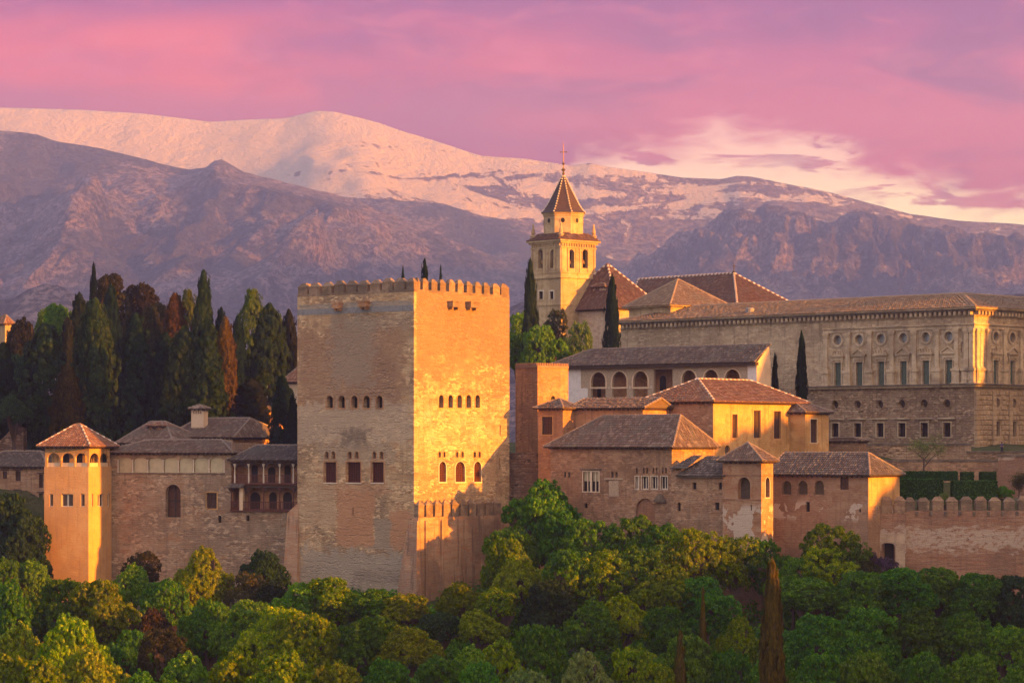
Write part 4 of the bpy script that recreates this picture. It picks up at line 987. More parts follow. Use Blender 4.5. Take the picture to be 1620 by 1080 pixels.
# octagonal drum + spire
rw = (922-860.6)/2/F*yc/math.cos(R_(22.5))*1.0
rot = R_(22.5) + math.atan2(CT.v.y, CT.v.x)
dmb = MB(); zd0, zd1 = zs+.3, zY(337.8)
dmb.lathe((cc.x, cc.y, 0), [(rw, zd0), (rw, zd1-.75), (rw+.12, zd1-.7), (rw+.12, zd1-.45), (rw+.3, zd1-.2), (rw+.3, zd1), (0, zd1)], 8, 0, rot)
dr = dmb.build('drum', M['church_stone'], CT.root)
for k in range(8):
    a = rot+R_(22.5+45*k); nx, ny = math.cos(a), math.sin(a)
    if ny > .35: continue
    ap_ = rw*math.cos(R_(22.5)); fc = Face((cc.x+nx*ap_, cc.y+ny*ap_), (-ny, nx), (nx, ny))
    mb = MB(); pl = circp(0, zY(350.8), .42, .5); mb.add([fc.P(t, z, .03) for t, z in pl], [tuple(range(len(pl)))]); w_ = mb.build('window', M['dark'], dr)
    mb = MB(); ring(mb, fc, pl, .2, -.02, .1); mb.build('surround', M['church_stone'], w_)
sp = MB(); za_, zb_ = zY(337.8), zY(276.5); H = zb_-za_
prof = [(rw+.55, za_), (rw+.1, za_+H*.05), (rw*.82, za_+H*.2), (rw*.60, za_+H*.42), (rw*.38, za_+H*.64), (rw*.16, za_+H*.88), (.05, zb_)]
sp.lathe((cc.x, cc.y, 0), prof, 8, 0, rot)
sp_o = sp.build('spire', M['slate'], CT.root)
cb = MB()
for k in range(8):
    a = rot+R_(45*k); n_ = 15
    for i in range(n_):
        s_ = (i+.3)/n_*H; z = za_+s_; r_ = float(np.interp(z, [p[1] for p in prof], [p[0] for p in prof]))+.04
        cb.lathe((cc.x+r_*math.cos(a), cc.y+r_*math.sin(a), z), [(0, -.16), (.17, -.05), (.17, .1), (0, .2)], 6)
cb.build('ridge_balls', M['white_trim'], sp_o)
fi = MB(); z = zb_
fi.lathe((cc.x, cc.y, z), [(.12, -.3), (.28, .3), (.12, .6), (.45, 1.0), (.12, 1.4), (.1, 1.9), (.3, 2.3), (.09, 2.6), (.07, 4.6), (.05, 6.4), (0, 6.5)], 10)
fi.box((cc.x-.62, cc.y-.05, z+4.5), (cc.x+.62, cc.y+.05, z+4.66))
for sx_ in (-.62, .62): fi.lathe((cc.x+sx_, cc.y, z+4.58), [(0, -.16), (.16, 0), (0, .16)], 6)
fi.build('weathercock_cross', M['gold_iron'], sp_o)
for a, b_ in ((.25, .25), (CT.L-.25, .25), (.25, CT.R-.25), (CT.L-.25, CT.R-.25)):
    p = CT.uv(a, b_, 0); mb = MB()
    mb.lathe((p.x, p.y, zs), [(.5, 0), (.5, .8), (.62, .9), (.62, 1.05), (.3, 1.2), (.42, 1.6), (.36, 2.0), (.16, 2.9), (.22, 3.05), (.05, 3.5), (0, 3.6)], 8)
    mb.build('pinnacle', M['church_stone'], CT.root)

# church body: crossing roof + long nave
CH = Bld('church', 'pale stone church with steep brown tile roofs edged by white ridge tiles', 'church', 977, 535, TH, lx=880, rx=1043, z0=0)
ze = CH.zc(487.5)
CH.walls(ze, M['church_body'])
zap = CH.zc(418); zap *= (CH.C.y+CH.L*CH.FL.d.y*.5+CH.R*CH.FR.d.y*.5)/CH.C.y
slab_roof(CH, [(CH.L*.5, CH.R*.5, zap), (CH.L*.5, CH.R*.5, zap)], ze+.05, .9, tile='tile_brown', ridge=('mortar', 'tile_brown'), capr=.3)
dm = Bld('dormer', 'x', 'x', 958, 540, TH, lx=938, rx=966, z0=CH.zc(480))
window(dm, dm.FL, 940.5, 457, 948, 469, 'rect', .3, 'dark'); dm.walls(dm.zc(453), M['church_body']); slab_roof(dm, [(dm.L*.3, dm.R/2, dm.zc(448)), (dm.L*.7, dm.R/2, dm.zc(448))], dm.zc(453), .35, tile='tile_brown')
adopt(dm, CH.root, 'dormer')
NV = Bld('church_nave', 'long brown nave roof with white ridge dots and small iron cross behind the palace', 'church', 1166, 560, TH, lx=1000, rx=1255, z0=0)
NV.walls(NV.zc(482), M['church_body'])
zap = NV.zc(433)
fm = Face(NV.C+NV.v*(NV.R*.5), NV.u, -NV.v)
ua = fm.t(1161); za = fm.z(1161, 432.6); ub = fm.t(1010)
slab_roof(NV, [(max(ua, 2), NV.R*.5, za), (ub, NV.R*.5, za*1.0)], NV.zc(482)+.05, .9, tile='tile_brown', ridge=('mortar', 'tile_brown'), capr=.3)
p = NV.uv(max(ua, 2), NV.R*.5, za); mb = MB(); mb.lathe(p, [(.3, 0), (.35, .4), (.1, .6), (.07, 2.1), (0, 2.2)], 8); mb.box((p.x-.4, p.y-.04, p.z+1.5), (p.x+.4, p.y+.04, p.z+1.6)); mb.build('finial_cross', M['iron'], NV.root)
# chapel with a pyramid roof
CP = Bld('chapel', 'small stone chapel with a tan tiled pyramid roof wedged between church and palace', 'chapel', 1061, 505, 52, lx=995, rx=1150, z0=5)
CP.walls(CP.zc(482.5), M['church_stone'])
zap = CP.zc(438.5)*(CP.C.y+CP.L*CP.FL.d.y*.5+CP.R*CP.FR.d.y*.5)/CP.C.y
slab_roof(CP, [(CP.L*.5, CP.R*.5, zap-.4)]*2, CP.zc(482.5)+.05, .9, tile='tile_tan', ridge=('tile_tan', 'tile_tan'), soff='church_stone')
trimband(CP, 485.5, 487.5, .2, 'church_stone', 'moulding')

# ================================================================ renaissance palace
PA = Bld('palace', 'massive square renaissance palace with pilasters, round windows and a long tan tile roof', 'palace', 1541, 455, 44, lx=982, R=62, z0=-4)
f, fr = PA.FL, PA.FR
Z = PA.zc
zT, zLedge = Z(501), Z(609)
zq = lambda y, yb=None: Z(y)
wx = [1325.5, 1359.5, 1394, 1429.5, 1465, 1501.3]
lx_ = [1323, 1357, 1392, 1427.5, 1462.7, 1499]
trec = []
def pal_bay(fc, x, w_, ped, rightside=False, z_or=None):
    """window, lintel/pediment and oculus of one upper bay; heights are constant in metres"""
    t = fc.t(x); hw = w_
    zb, zt_, zo = Z(606.5), Z(568), Z(530.8)
    poly = rectp(t-hw, zb, t+hw, zt_); fc.holes.append((poly, .5))
    mb = MB(); mb.add([fc.P(a, z, -.48) for a, z in poly], [(0, 1, 2, 3)]); w0 = mb.build('window', M['shutter'], PA.root)
    mb = MB()
    for k in (-hw+.05, 0, hw-.05): prism(mb, fc, rectp(t+k-.05, zb, t+k+.05, zt_), -.47, -.42)
    for k in range(1, 4): prism(mb, fc, rectp(t-hw, zb+(zt_-zb)*k/4-.04, t+hw, zb+(zt_-zb)*k/4+.04), -.46, -.43)
    mb.build('shutter_frame', M['shutter'], w0)
    mb = MB(); ring(mb, fc, poly, .22, -.02, .12); mb.build('surround', M['palace_trim'], w0)
    mb = MB(); prism(mb, fc, rectp(t-1.25, zt_+.35, t+1.25, zt_+1.0), -.02, .22); prism(mb, fc, rectp(t-1.5, zt_+1.003, t+1.5, zt_+1.25), -.02, .5)
    prism(mb, fc, rectp(t-1.2, zt_-.1, t-.9, zt_+.347), -.02, .3); prism(mb, fc, rectp(t+.9, zt_-.1, t+1.2, zt_+.347), -.02, .3)
    if ped:
        mb.v and None
        b0 = zt_+1.253
        prism(mb, fc, [(t-1.45, b0), (t+1.45, b0), (t, b0+.95)], -.02, .25)
        prism(mb, fc, [(t-1.65, b0+.0), (t-1.35, b0), (t+.0, b0+.9), (t, b0+1.15)], -.02, .5); prism(mb, fc, [(t+1.65, b0), (t+1.35, b0), (t, b0+.9), (t, b0+1.15)], -.02, .5)
    else:
        for k in (-1.1, -.55, 0, .55, 1.1): prism(mb, fc, [(t+k-.2, zt_+1.253), (t+k+.2, zt_+1.253), (t+k+.1, zt_+1.6), (t+k, zt_+(2.0 if k else 2.3)), (t+k-.1, zt_+1.6)], -.02, .3)
        prism(mb, fc, rectp(t-1.3, zt_+1.253, t+1.3, zt_+1.45), -.02, .2)
    mb.build('pediment' if ped else 'lintel', M['palace_trim'], w0)
    pl = circp(t, zo, .85, .85, 22); fc.holes.append((pl, .7))
    mb = MB(); mb.add([fc.P(a, z, -.68) for a, z in pl], [tuple(range(22))]); o = mb.build('round_window', M['glass_pale'], PA.root)
    mb = MB(); ring(mb, fc, pl, .35, -.02, .16); ring(mb, fc, scaled(pl, .42), .1, -.02, .09); mb.build('surround', M['palace_trim'], o)
def pilaster(fc, x, w_=.42):
    t = fc.t(x); mb = MB(); zb, zt_ = Z(608.8), Z(519)
    prism(mb, fc, rectp(t-.95, zb, t+.95, zb+.45), -.02, .75)
    prism(mb, fc, rectp(t-.72, zb+.453, t+.72, Z(586)), -.02, .6)
    prism(mb, fc, rectp(t-.48, zb+.85, t+.48, Z(589)), .6, .68)
    prism(mb, fc, rectp(t-.9, Z(586)+.003, t+.9, Z(582)), -.02, .75)
    prism(mb, fc, rectp(t-.6, Z(582)+.003, t+.6, Z(580)), -.02, .5)
    prism(mb, fc, rectp(t-w_, Z(580)+.003, t+w_, zt_-.7), -.02, .36)
    prism(mb, fc, rectp(t-w_-.1, zt_-.7+.003, t+w_+.1, zt_-.45), -.02, .46); prism(mb, fc, rectp(t-w_-.2, zt_-.447, t+w_+.2, zt_), -.02, .55)
    mb.build('pilaster', M['palace_trim'], PA.root)
for i, x in enumerate(wx): pal_bay(f, x, .72, i % 2 == 1)
for x in (1307.5, 1342.5, 1377, 1412, 1447.5, 1483.5, 1514, 1530, 1538): pilaster(f, x)
rx_ = [fr.t(1575), fr.t(1575)+5.0]
for i in range(9):
    t = fr.t(1575)+5.0*i
    class Q: pass
    fq = Face(fr.c, fr.d, fr.n); fq.holes = fr.holes; fq.t = lambda x, t=t: t
    pal_bay(fq, 0, .72, i % 2 == 1)
    for dt in ((-2.5,) if i else (-2.5, -5.6, -4.6)):
        fq.t = lambda x, t=t+dt: t
        pilaster(fq, 0)
# niches flanking the corner
for fc, x in ((f, 1522), (fr, 1553.5)):
    t = fc.t(x); pl = archp(t-.3, Z(556), t+.3, Z(540)); fc.holes.append((pl, .4)); mb = MB(); mb.add([fc.P(a, z, -.38) for a, z in pl], [tuple(range(len(pl)))]); mb.build('niche', M['palace_trim'], PA.root)
# lower storey openings
for i, x in enumerate([1321.5, 1357, 1392.4, 1427, 1462.5, 1498.3]):
    t = f.t(x)
    if i >= 0:
        pl = circp(t, Z(637.6), .72, .72, 18); f.holes.append((pl, .8)); mb = MB(); mb.add([f.P(a, z, -.78) for a, z in pl], [tuple(range(18))]); o = mb.build('round_window', M['shade_room'], PA.root)
        mb = MB(); ring(mb, f, pl, .22, -.02, .1); mb.build('surround', M['palace_base'], o)
    poly = rectp(t-.75, Z(690.5), t+.75, Z(668)); f.holes.append((poly, .55)); mb = MB(); mb.add([f.P(a, z, -.53) for a, z in poly], [(0, 1, 2, 3)]); o = mb.build('window', M['dark'], PA.root)
    mb = MB(); ring(mb, f, poly, .2, -.02, .1); prism(mb, f, rectp(t-1.75, Z(662.3), t+1.75, Z(660)), -.02, .35); mb.build('surround', M['palace_trim'], o)
    mb = MB(); prism(mb, f, rectp(t-.05, Z(690.4), t+.05, Z(668.1)), -.5, -.42); mb.build('frame', M['wood_dark'], o)
for i in range(9):
    t = fr.t(1578)+5.0*i
    pl = circp(t, Z(636.5), .78, .85, 18); fr.holes.append((pl, .7)); mb = MB(); mb.add([fr.P(a, z, -.68) for a, z in pl], [tuple(range(18))]); mb.build('round_window', M['dark'], PA.root)
    poly = rectp(t-.85, Z(689.5), t+.85, Z(666)); fr.holes.append((poly, .6)); mb = MB(); mb.add([fr.P(a, z, -.58) for a, z in poly], [(0, 1, 2, 3)]); mb.build('window', M['dark'], PA.root)
mb = MB()
f_up = [h for h in f.holes if max(p[1] for p in h[0]) > zLedge+.5]; f_lo = [h for h in f.holes if h not in f_up]
r_up = [h for h in fr.holes if max(p[1] for p in h[0]) > zLedge+.5]; r_lo = [h for h in fr.holes if h not in r_up]
skin(mb, f, rectp(0, zLedge, PA.L, zT+2), f_up); skin(mb, fr, rectp(0, zLedge, PA.R, zT+2), r_up)
q = PA.uv
mb.quad(q(PA.L, 0, -4), q(PA.L, PA.R, -4), q(PA.L, PA.R, zT), q(PA.L, 0, zT)); mb.quad(q(0, PA.R, -4), q(PA.L, PA.R, -4), q(PA.L, PA.R, zT), q(0, PA.R, zT))
mb.build('wall', M['palace_stone'], PA.root)
mb = MB(); skin(mb, f, rectp(0, -4, PA.L, zLedge-.003), f_lo); skin(mb, fr, rectp(0, -4, PA.R, zLedge-.003), [])if False else None
mb.build('lower_wall', M['palace_base'], PA.root)
mb = MB(); skin(mb, fr, rectp(0, -4, PA.R, zLedge-.003), r_lo); lwr = mb.build('lower_wall', M['rustic'], PA.root)
# rusticated blocks on the right face and corner
mb = MB(); zr0, zr1 = Z(712), Z(617); nr = 12; rh = (zr1-zr0)/nr
for j in range(nr):
    t = .0
    while t < 44:
        wdt = random.choice((1.1, 1.35, .85)); a, b_ = t+.05, t+wdt-.05
        z0_, z1_ = zr0+j*rh+.05, zr0+(j+1)*rh-.05
        ok = True
        for h, d in r_lo:
            ht0, ht1 = min(p[0] for p in h)-.1, max(p[0] for p in h)+.1; hz0, hz1 = min(p[1] for p in h)-.1, max(p[1] for p in h)+.1
            if a < ht1 and b_ > ht0 and z0_ < hz1 and z1_ > hz0: ok = False
        if ok:
            o_ = random.uniform(.16, .26)
            vs = [fr.P(a, z0_, 0), fr.P(b_, z0_, 0), fr.P(b_, z1_, 0), fr.P(a, z1_, 0), fr.P(a+.12, z0_+.12, o_), fr.P(b_-.12, z0_+.12, o_), fr.P(b_-.12, z1_-.12, o_), fr.P(a+.12, z1_-.12, o_)]
            mb.add(vs, [(0,1,5,4), (1,2,6,5), (2,3,7,6), (3,0,4,7), (4,5,6,7)])
        t += wdt
mb.build('rusticated_blocks', M['rustic'], PA.root)
for i in range(7):     # stacked rusticated pilasters of the lower right face
    tt = .6+5.0*i if i else .6
    mb = MB()
    for j in range(nr): prism(mb, fr, rectp(tt-.5, zr0+j*rh+.04, tt+.5, zr0+(j+1)*rh-.04), 0, .42)
    mb.build('rusticated_pilaster', M['rustic'], PA.root)
# ledge and cornices
def band(ya, yb, o, mat, name, tl=None):
    mb = MB(); tl = tl or PA.L; prism(mb, f, rectp(-o, Z(yb), tl, Z(ya)), -.05, o); prism(mb, fr, rectp(-.05, Z(yb), PA.R, Z(ya)), -.05, o-.003); return mb.build(name, M[mat], PA.root)
tw = f.t(1278)
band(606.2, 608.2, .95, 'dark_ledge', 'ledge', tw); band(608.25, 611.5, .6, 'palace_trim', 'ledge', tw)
band(511, 513, .45, 'palace_trim', 'entablature', f.t(1303)); band(513.05, 519, .2, 'palace_trim', 'entablature', f.t(1303))
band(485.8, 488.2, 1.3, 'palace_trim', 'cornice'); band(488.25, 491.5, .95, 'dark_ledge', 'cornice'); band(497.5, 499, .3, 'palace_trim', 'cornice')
mb = MB()
for i in range(int(PA.L/1.0)): prism(mb, f, rectp(i*1.0+.2, Z(497.4), i*1.0+.68, Z(491.55)), -.02, .8)
for i in range(int(PA.R/1.0)): prism(mb, fr, rectp(i*1.0+.2, Z(497.4), i*1.0+.68, Z(491.55)), -.02, .8)
mb.build('dentils', M['palace_trim'], PA.root)
zE = Z(485.6); ridge_in = 7.0
zrd = Z(464)*1.02
mb = MB(); o = 1.35
A0 = q(-o, -o, zE); B0 = q(PA.L+o, -o, zE); B1 = q(PA.L+o, PA.R+o, zE); A1 = q(-o, PA.R+o, zE)
ri = ridge_in
rA = q(ri, ri, zrd); rB = q(PA.L-ri*1.6, ri, zrd); rA1 = q(ri, PA.R-ri, zrd)
iA = q(2*ri, 2*ri, zE); iB = q(PA.L-2*ri, 2*ri, zE); iA1 = q(2*ri, PA.R-2*ri, zE)
tiled(mb, A0, B0, rB, rA, .42, .7); tiled(mb, A0, A1, rA1, rA, .42, .7); tiled(mb, B0, B1, q(PA.L-ri*1.6, PA.R-ri, zrd), rB, .42, .7)
tiled(mb, iA, iB, rB, rA, .8, 1.5); tiled(mb, iA, iA1, rA1, rA, .8, 1.5)
ro = mb.build('roof', M['tile_tan'], PA.root)
cb = MB(); caps(cb, rA, rB, .2); caps(cb, rA, rA1, .2); caps(cb, A0, rA, .2); caps(cb, B0, rB, .2); cb.build('ridge_tiles', M['tile_tan'], ro)
for x, y in ((1181, 497),):
    mb = MB(); t = f.t(x); p = f.P(t, zE+.6, -1.0); mb.lathe((p.x, p.y, p.z), [(0, 0), (.8, .0), (.8, .9), (.6, 1.0), (0, 1.0)], 12); mb.build('roof_vent', M['lead'], ro)

# small annexes and terrace walls right
AX = Bld('lean_to_shed', 'small shed with a flat tiled roof against the foot of the palace', 'shed', 1360, 436, 20, lx=1305, R=5, z0=-8)
AX.walls(AX.zc(697), M['brick_wall']); slab_roof(AX, [(2, 4.0, AX.zc(692.5)), (AX.L-1, 4.0, AX.zc(692.5))], AX.zc(697), .4, tile='tile')
def terrace(name, label, p0, p1, ztop, th, mat, cope='dark_ledge', z0=-12):
    r = empty(name, (p0[0], p0[1], z0), label, 'wall')
    fc, L_, mb = wallrun(r, p0, p1, z0, ztop, th, mat); mb.build('wall', M[mat], r)
    mb = MB(); prism(mb, fc, rectp(-.1, ztop+.003, L_+.1, ztop+.32), .12, -th-.1); mb.build('coping', M[cope], r); return r
zz = lambda py, Y: (HZ-py)/F*Y
terrace('terrace_wall', 'upper terrace wall with dark coping at the foot of the palace', pw(1355, 447), pw(1536, 443), zz(704, 445), .8, 'palace_base')
terrace('terrace_wall', 'stone terrace wall below the rusticated palace corner where a visitor stands', pw(1530, 440), pw(1720, 438), zz(716, 440), .8, 'palace_base')
terrace('terrace_wall', 'lower garden wall with dark coping between the bare tree and the hedges', pw(1395, 428), pw(1579, 426), zz(730, 427), .8, 'brick_wall')
terrace('terrace_wall', 'red garden wall behind the round shrub at the right edge', pw(1579, 423), pw(1720, 420), zz(722, 422), .8, 'rampart')

# ================================================================ ground
def wl(x):   # depth of the wall foot along the hill
    return float(np.interp(x, [-300, -75, -60, -36, -31, -15, -5, 8, 40, 60, 160, 400], [455, 440, 436, 426, 418, 404, 412, 414, 391, 391, 398, 420]))
def gz(x, y):
    d = y-wl(x)
    lo = -22.5+.27*d if d > -90 else -46.8+.12*(d+90)
    lo += 2.0*math.sin(x*.05+1)*min(1, abs(d)/20)
    if y < 235: lo = lo + (-1.9-lo)*(min(1, (235-y)/200))**1.5
    x_ = max(-1, min(1, x/60))
    hi = -7.5 + 7.0*min(1, max(0, (d-5)/35)) + (4.5*min(1, max(0, (d-30)/60)) if x < -10 else 0)
    if x > 25: hi = float(np.interp(y, [391, 424, 430, 444, 449, 462], [-8.6, -8.6, -4.0, -3.6, -.9, -.3]))
    s_ = min(1, max(0, (d-3)/5)); s_ = s_*s_*(3-2*s_)
    z = lo*(1-s_)+hi*s_
    if y > 700: z -= min(30, (y-700)*.06)
    return z
gx_ = np.unique(np.concatenate([np.linspace(-6000, -160, 12), np.linspace(-160, 160, 161), np.linspace(160, 6000, 12)]))
gy_ = np.unique(np.concatenate([np.linspace(-800, 100, 8), np.linspace(100, 300, 21), np.linspace(300, 520, 147), np.linspace(520, 800, 10), np.linspace(800, 9250, 12)]))
mb = MB(); nx = len(gx_)
vs = [(x, y, gz(x, y)+(noise.noise(Vector((x*.12, y*.12, 0)))*.8 if abs(x) < 160 and 280 < y < 520 else 0)) for y in gy_ for x in gx_]
fs = [(j*nx+i, j*nx+i+1, (j+1)*nx+i+1, (j+1)*nx+i) for j in range(len(gy_)-1) for i in range(nx-1)]
mb.add(vs, fs)
m, t, bs = mat_new('earth')
oc = t.n('ShaderNodeTexCoord').outputs['Object']
a = t.noise(oc, .12, 6, .65); b_ = t.noise(oc, 1.3, 6, .7)
c = t.mix(t.sst(a, .4, .6), (.045, .065, .02), (.075, .075, .035)); c = t.mix(t.math('MULTIPLY', t.sst(b_, .45, .6), .6), c, (.03, .04, .015))
t.set(bs.inputs['Base Color'], c); bs.inputs['Roughness'].default_value = 1
bp = t.n('ShaderNodeBump'); bp.inputs['Strength'].default_value = 1; bp.inputs['Distance'].default_value = .6; t.set(bp.inputs['Height'], b_); t.l.new(bp.outputs[0], bs.inputs['Normal'])
tag(mb.build('ground', m, smooth=True), kind='structure')

# ================================================================ mountains
KM = 1.8
def mountain(name, sky, Yr, span, amp, mat, seed, nx=420, ny=120, f0=1/260., x0=-500, x1=2100, pw_=1.15, stretch=1.0, zb=-40, crag=0.0, drop=.0):
    Yr *= KM; span *= KM; amp *= KM; crag *= KM; f0 /= KM
    xs = np.linspace(x0, x1, nx); zr = np.interp(xs, [p[0] for p in sky], [(HZ-p[1])/F*Yr for p in sky])
    vs = []
    for j in range(ny):
        if j < 5: tt = -(5-j)*.03
        else: tt = ((j-5)/(ny-6))**1.25
        for i in range(nx):
            X = (xs[i]-810)/F*Yr
            y = Yr-span*tt
            if tt < 0: z = zr[i]*(1+tt*2.5)
            else:
                z = zb+(zr[i]-zb)*(1-tt)**pw_
                dn = noise.ridged_multi_fractal(Vector((X*f0*stretch+seed, y*f0*.45/stretch, seed*1.7)), 1.0, 2.1, 6, 1.0, 2.0)
                d2 = noise.fractal(Vector((X*f0*3+seed, y*f0*2.2, seed)), 1.0, 2.0, 6)
                env = min(1, tt*6+.02)*(1-tt)**.6
                z -= amp*env*(1.2-min(1.6, dn*.75)); z += amp*.28*d2*min(1, tt*8+.12)
                if crag:
                    c_ = noise.ridged_multi_fractal(Vector((X*f0*5+seed, y*f0*3, z*f0*1.2)), .8, 2.2, 5, 1.0, 2.0)
                    z += crag*(c_-1.2)*math.exp(-tt*5)*min(1, tt*12+.15)
                # keep every lower shoulder under the sight line of its own ridge
                zlim = zr[i]/Yr*y*(1-.02*min(1, tt*10)) - amp*.05*min(1, tt*10)
                if z > zlim and tt > 0.004: z = zlim-.3*(z-zlim)
                X += d2*amp*.3*min(1, tt*5)
            vs.append((X, y, z))
    fs = [(j*nx+i, j*nx+i+1, (j+1)*nx+i+1, (j+1)*nx+i) for j in range(ny-1) for i in range(nx-1)]
    mb = MB(); mb.add(vs, fs); return tag(mb.build(name, mat, smooth=True), kind='structure')
def mtnmat(name, rock, rock2, veg, snow=None, sc=.004, vegk=(.45, .55), scree=(.3, .25, .22), sck=(.57, .64)):
    m, t, bs = mat_new(name)
    geo = t.n('ShaderNodeNewGeometry'); pos = geo.outputs['Position']; nx_, ny_, nz_ = t.sep(geo.outputs['Normal']); px_, py_, pz_ = t.sep(pos)
    sc /= KM
    a = t.noise(pos, sc, 8, .6, .4); b = t.noise(pos, sc*4, 8, .65, .5); c = t.noise(pos, sc*14, 6, .7)
    col = t.mix(t.sst(b, .42, .58), rock, rock2)
    col = t.mix(t.sst(t.math('ADD', a, t.math('MULTIPLY', t.math('SUBTRACT', c, .5), .35)), *vegk), col, veg)
    col = t.mix(t.math('MULTIPLY', t.sst(t.math('ADD', b, t.math('MULTIPLY', t.math('SUBTRACT', c, .5), .4)), *sck), .8), col, scree)
    col = t.mix(t.math('MULTIPLY', t.sst(c, .5, .62), .55), col, tuple(x*.4 for x in veg))
    dts = t.noise(pos, sc*38, 6, .8)
    col = t.mix(t.math('MULTIPLY', t.sst(dts, .47, .54), .85), col, tuple(x*.35 for x in veg))
    if snow: col = snow(t, pos, col, nz_, px_, pz_, a, b, c)
    bp = t.n('ShaderNodeBump'); bp.inputs['Strength'].default_value = 1.0; bp.inputs['Distance'].default_value = 75
    t.set(bp.inputs['Height'], t.math('ADD', t.math('ADD', b, t.math('MULTIPLY', c, .6)), t.math('MULTIPLY', dts, .25))); t.l.new(bp.outputs[0], bs.inputs['Normal'])
    t.set(bs.inputs['Base Color'], col); bs.inputs['Roughness'].default_value = .95; bs.inputs['Specular IOR Level'].default_value = .05
    return m
def snowf(t, pos, col, nz_, px_, pz_, a, b, c):
    # drifts: long windblown streaks that thin out with falling height and towards the bare right-hand shoulder
    v = t.map(pos, (.42, .42, 2.4), rot=(0, R_(13), 0))
    s1 = t.noise(v, .006/KM, 9, .66, 2.2); s2 = t.noise(t.map(pos, (1.6, 1, .35), (50, 0, 9), rot=(0, R_(-38), 0)), .017/KM, 8, .65, 1.8)
    cover = t.math('ADD', t.math('MULTIPLY', t.math('SUBTRACT', pz_, 390.0*KM), .0014/KM), t.math('MULTIPLY', px_, -.00014/KM))
    s = t.math('ADD', t.math('ADD', t.math('MULTIPLY', s1, 1.25), t.math('MULTIPLY', s2, .6)), t.math('SUBTRACT', cover, .36))
    s = t.math('ADD', s, t.math('MULTIPLY', t.math('SUBTRACT', c, .5), .12))
    return t.mix(t.sst(s, .565, .585), col, (.56, .50, .56))
mtnmat('snow_mountain', (.22, .17, .17), (.28, .22, .21), (.15, .12, .12), snow=snowf, sc=.0025, vegk=(.5, .6))
mtnmat('shrub_mountain', (.23, .21, .25), (.34, .27, .33), (.10, .105, .12), sc=.004, vegk=(.44, .54), scree=(.34, .25, .22), sck=(.60, .68))
mtnmat('crag_mountain', (.28, .235, .27), (.42, .33, .35), (.13, .125, .145), sc=.005, vegk=(.46, .56), scree=(.36, .26, .22), sck=(.56, .66))
far = [(-600,160),(-400,152),(0,168),(60,170),(120,172),(230,178),(330,190),(450,187),(500,176),(530,178),(600,195),(640,208),(690,222),(760,245),(830,250),(905,262),(935,257),(955,262),(1000,268),(1080,280),(1140,283),(1165,278),(1190,280),(1240,290),(1310,303),(1380,322),(1440,337),(1520,348),(1600,352),(1620,354),(2100,385)]
near = [(-600,190),(-300,196),(0,207),(60,212),(90,222),(130,228),(200,245),(250,258),(300,265),(325,263),(338,253),(350,251),(362,258),(385,272),(420,280),(450,288),(520,305),(570,320),(620,340),(680,365),(740,390),(790,410),(830,428),(900,470),(1000,520),(2100,690)]
mid = [(-600,330),(400,300),(480,305),(560,312),(620,318),(700,322),(760,340),(820,352),(900,385),(1000,420),(1200,470),(2100,600)]
cragl = [(-600,690),(880,500),(985,425),(1010,405),(1030,398),(1060,375),(1085,365),(1100,355),(1125,350),(1150,333),(1172,325),(1190,338),(1215,325),(1235,334),(1262,330),(1290,336),(1330,340),(1365,332),(1400,345),(1430,350),(1480,358),(1540,368),(1620,372),(2100,350)]
low = [(-600,470),(-60,480),(20,470),(45,455),(70,447),(95,450),(125,468),(200,500),(400,520),(760,505),(840,470),(900,452),(960,455),(1010,462),(1080,470),(1200,480),(1400,470),(1700,460),(2100,450)]
mountain('snow_mountain', far, 4750, 1500, 90, M['snow_mountain'], 3.3, 460, 150, 1/900., pw_=1.1)
mountain('mountain_ridge', mid, 4150, 1000, 60, M['shrub_mountain'], 8.1, 300, 80, 1/420.)
mountain('crag_mountain', cragl, 3900, 1300, 75, M['crag_mountain'], 5.9, 520, 130, 1/300., crag=72, x0=700, x1=2100)
mountain('near_mountain', near, 3600, 1700, 135, M['shrub_mountain'], 1.3, 520, 190, 1/340., x1=1300)
mountain('foothills', low, 1700, 500, 30, M['crag_mountain'], 7.7, 400, 60, 1/140., zb=-36)

# ---- unseen hills added off-frame right, profiled to shade the fortress foot and lower range
def shade_blocker(name, xc, hw, prof, mat, ny, zb, nseed, na):
    ys = np.linspace(prof[0][0], prof[-1][0], ny); vs = []; nxx = 17
    for y in ys:
        zt_ = float(np.interp(y, [p[0] for p in prof], [p[1] for p in prof]))
        zt_ += na*noise.fractal(Vector((nseed, y*.9/na/2, 0)), 1.0, 2.0, 5)
        for i in range(nxx):
            s_ = (i/(nxx-1))*2-1; k = max(0, 1-abs(s_)**1.6)
            vs.append((xc+hw*s_, y, zb+(zt_-zb)*k))
    mb = MB(); mb.add(vs, [(j*nxx+i, j*nxx+i+1, (j+1)*nxx+i+1, (j+1)*nxx+i) for j in range(ny-1) for i in range(nxx-1)])
    tag(mb.build(name, mat, smooth=True), kind='structure')
shade_blocker('shade_blocker', 150, 26, [(180,-40),(230,2),(300,1),(321,2),(333,8),(338,9),(343,18),(369,20),(377,32),(405,30),(411,24),(413,21),(418,21),(421,38),(470,42),(500,20),(520,-10)], bpy.data.materials['earth'], 220, -45, 3.3, 1.6)
shade_blocker('shade_blocker', 2900, 740, [(-40,-30),(0,500),(500,760),(1600,860),(3300,880),(4600,880),(5400,700),(6000,300),(6500,-30)], M['shrub_mountain'], 220, -45, 9.1, 55)
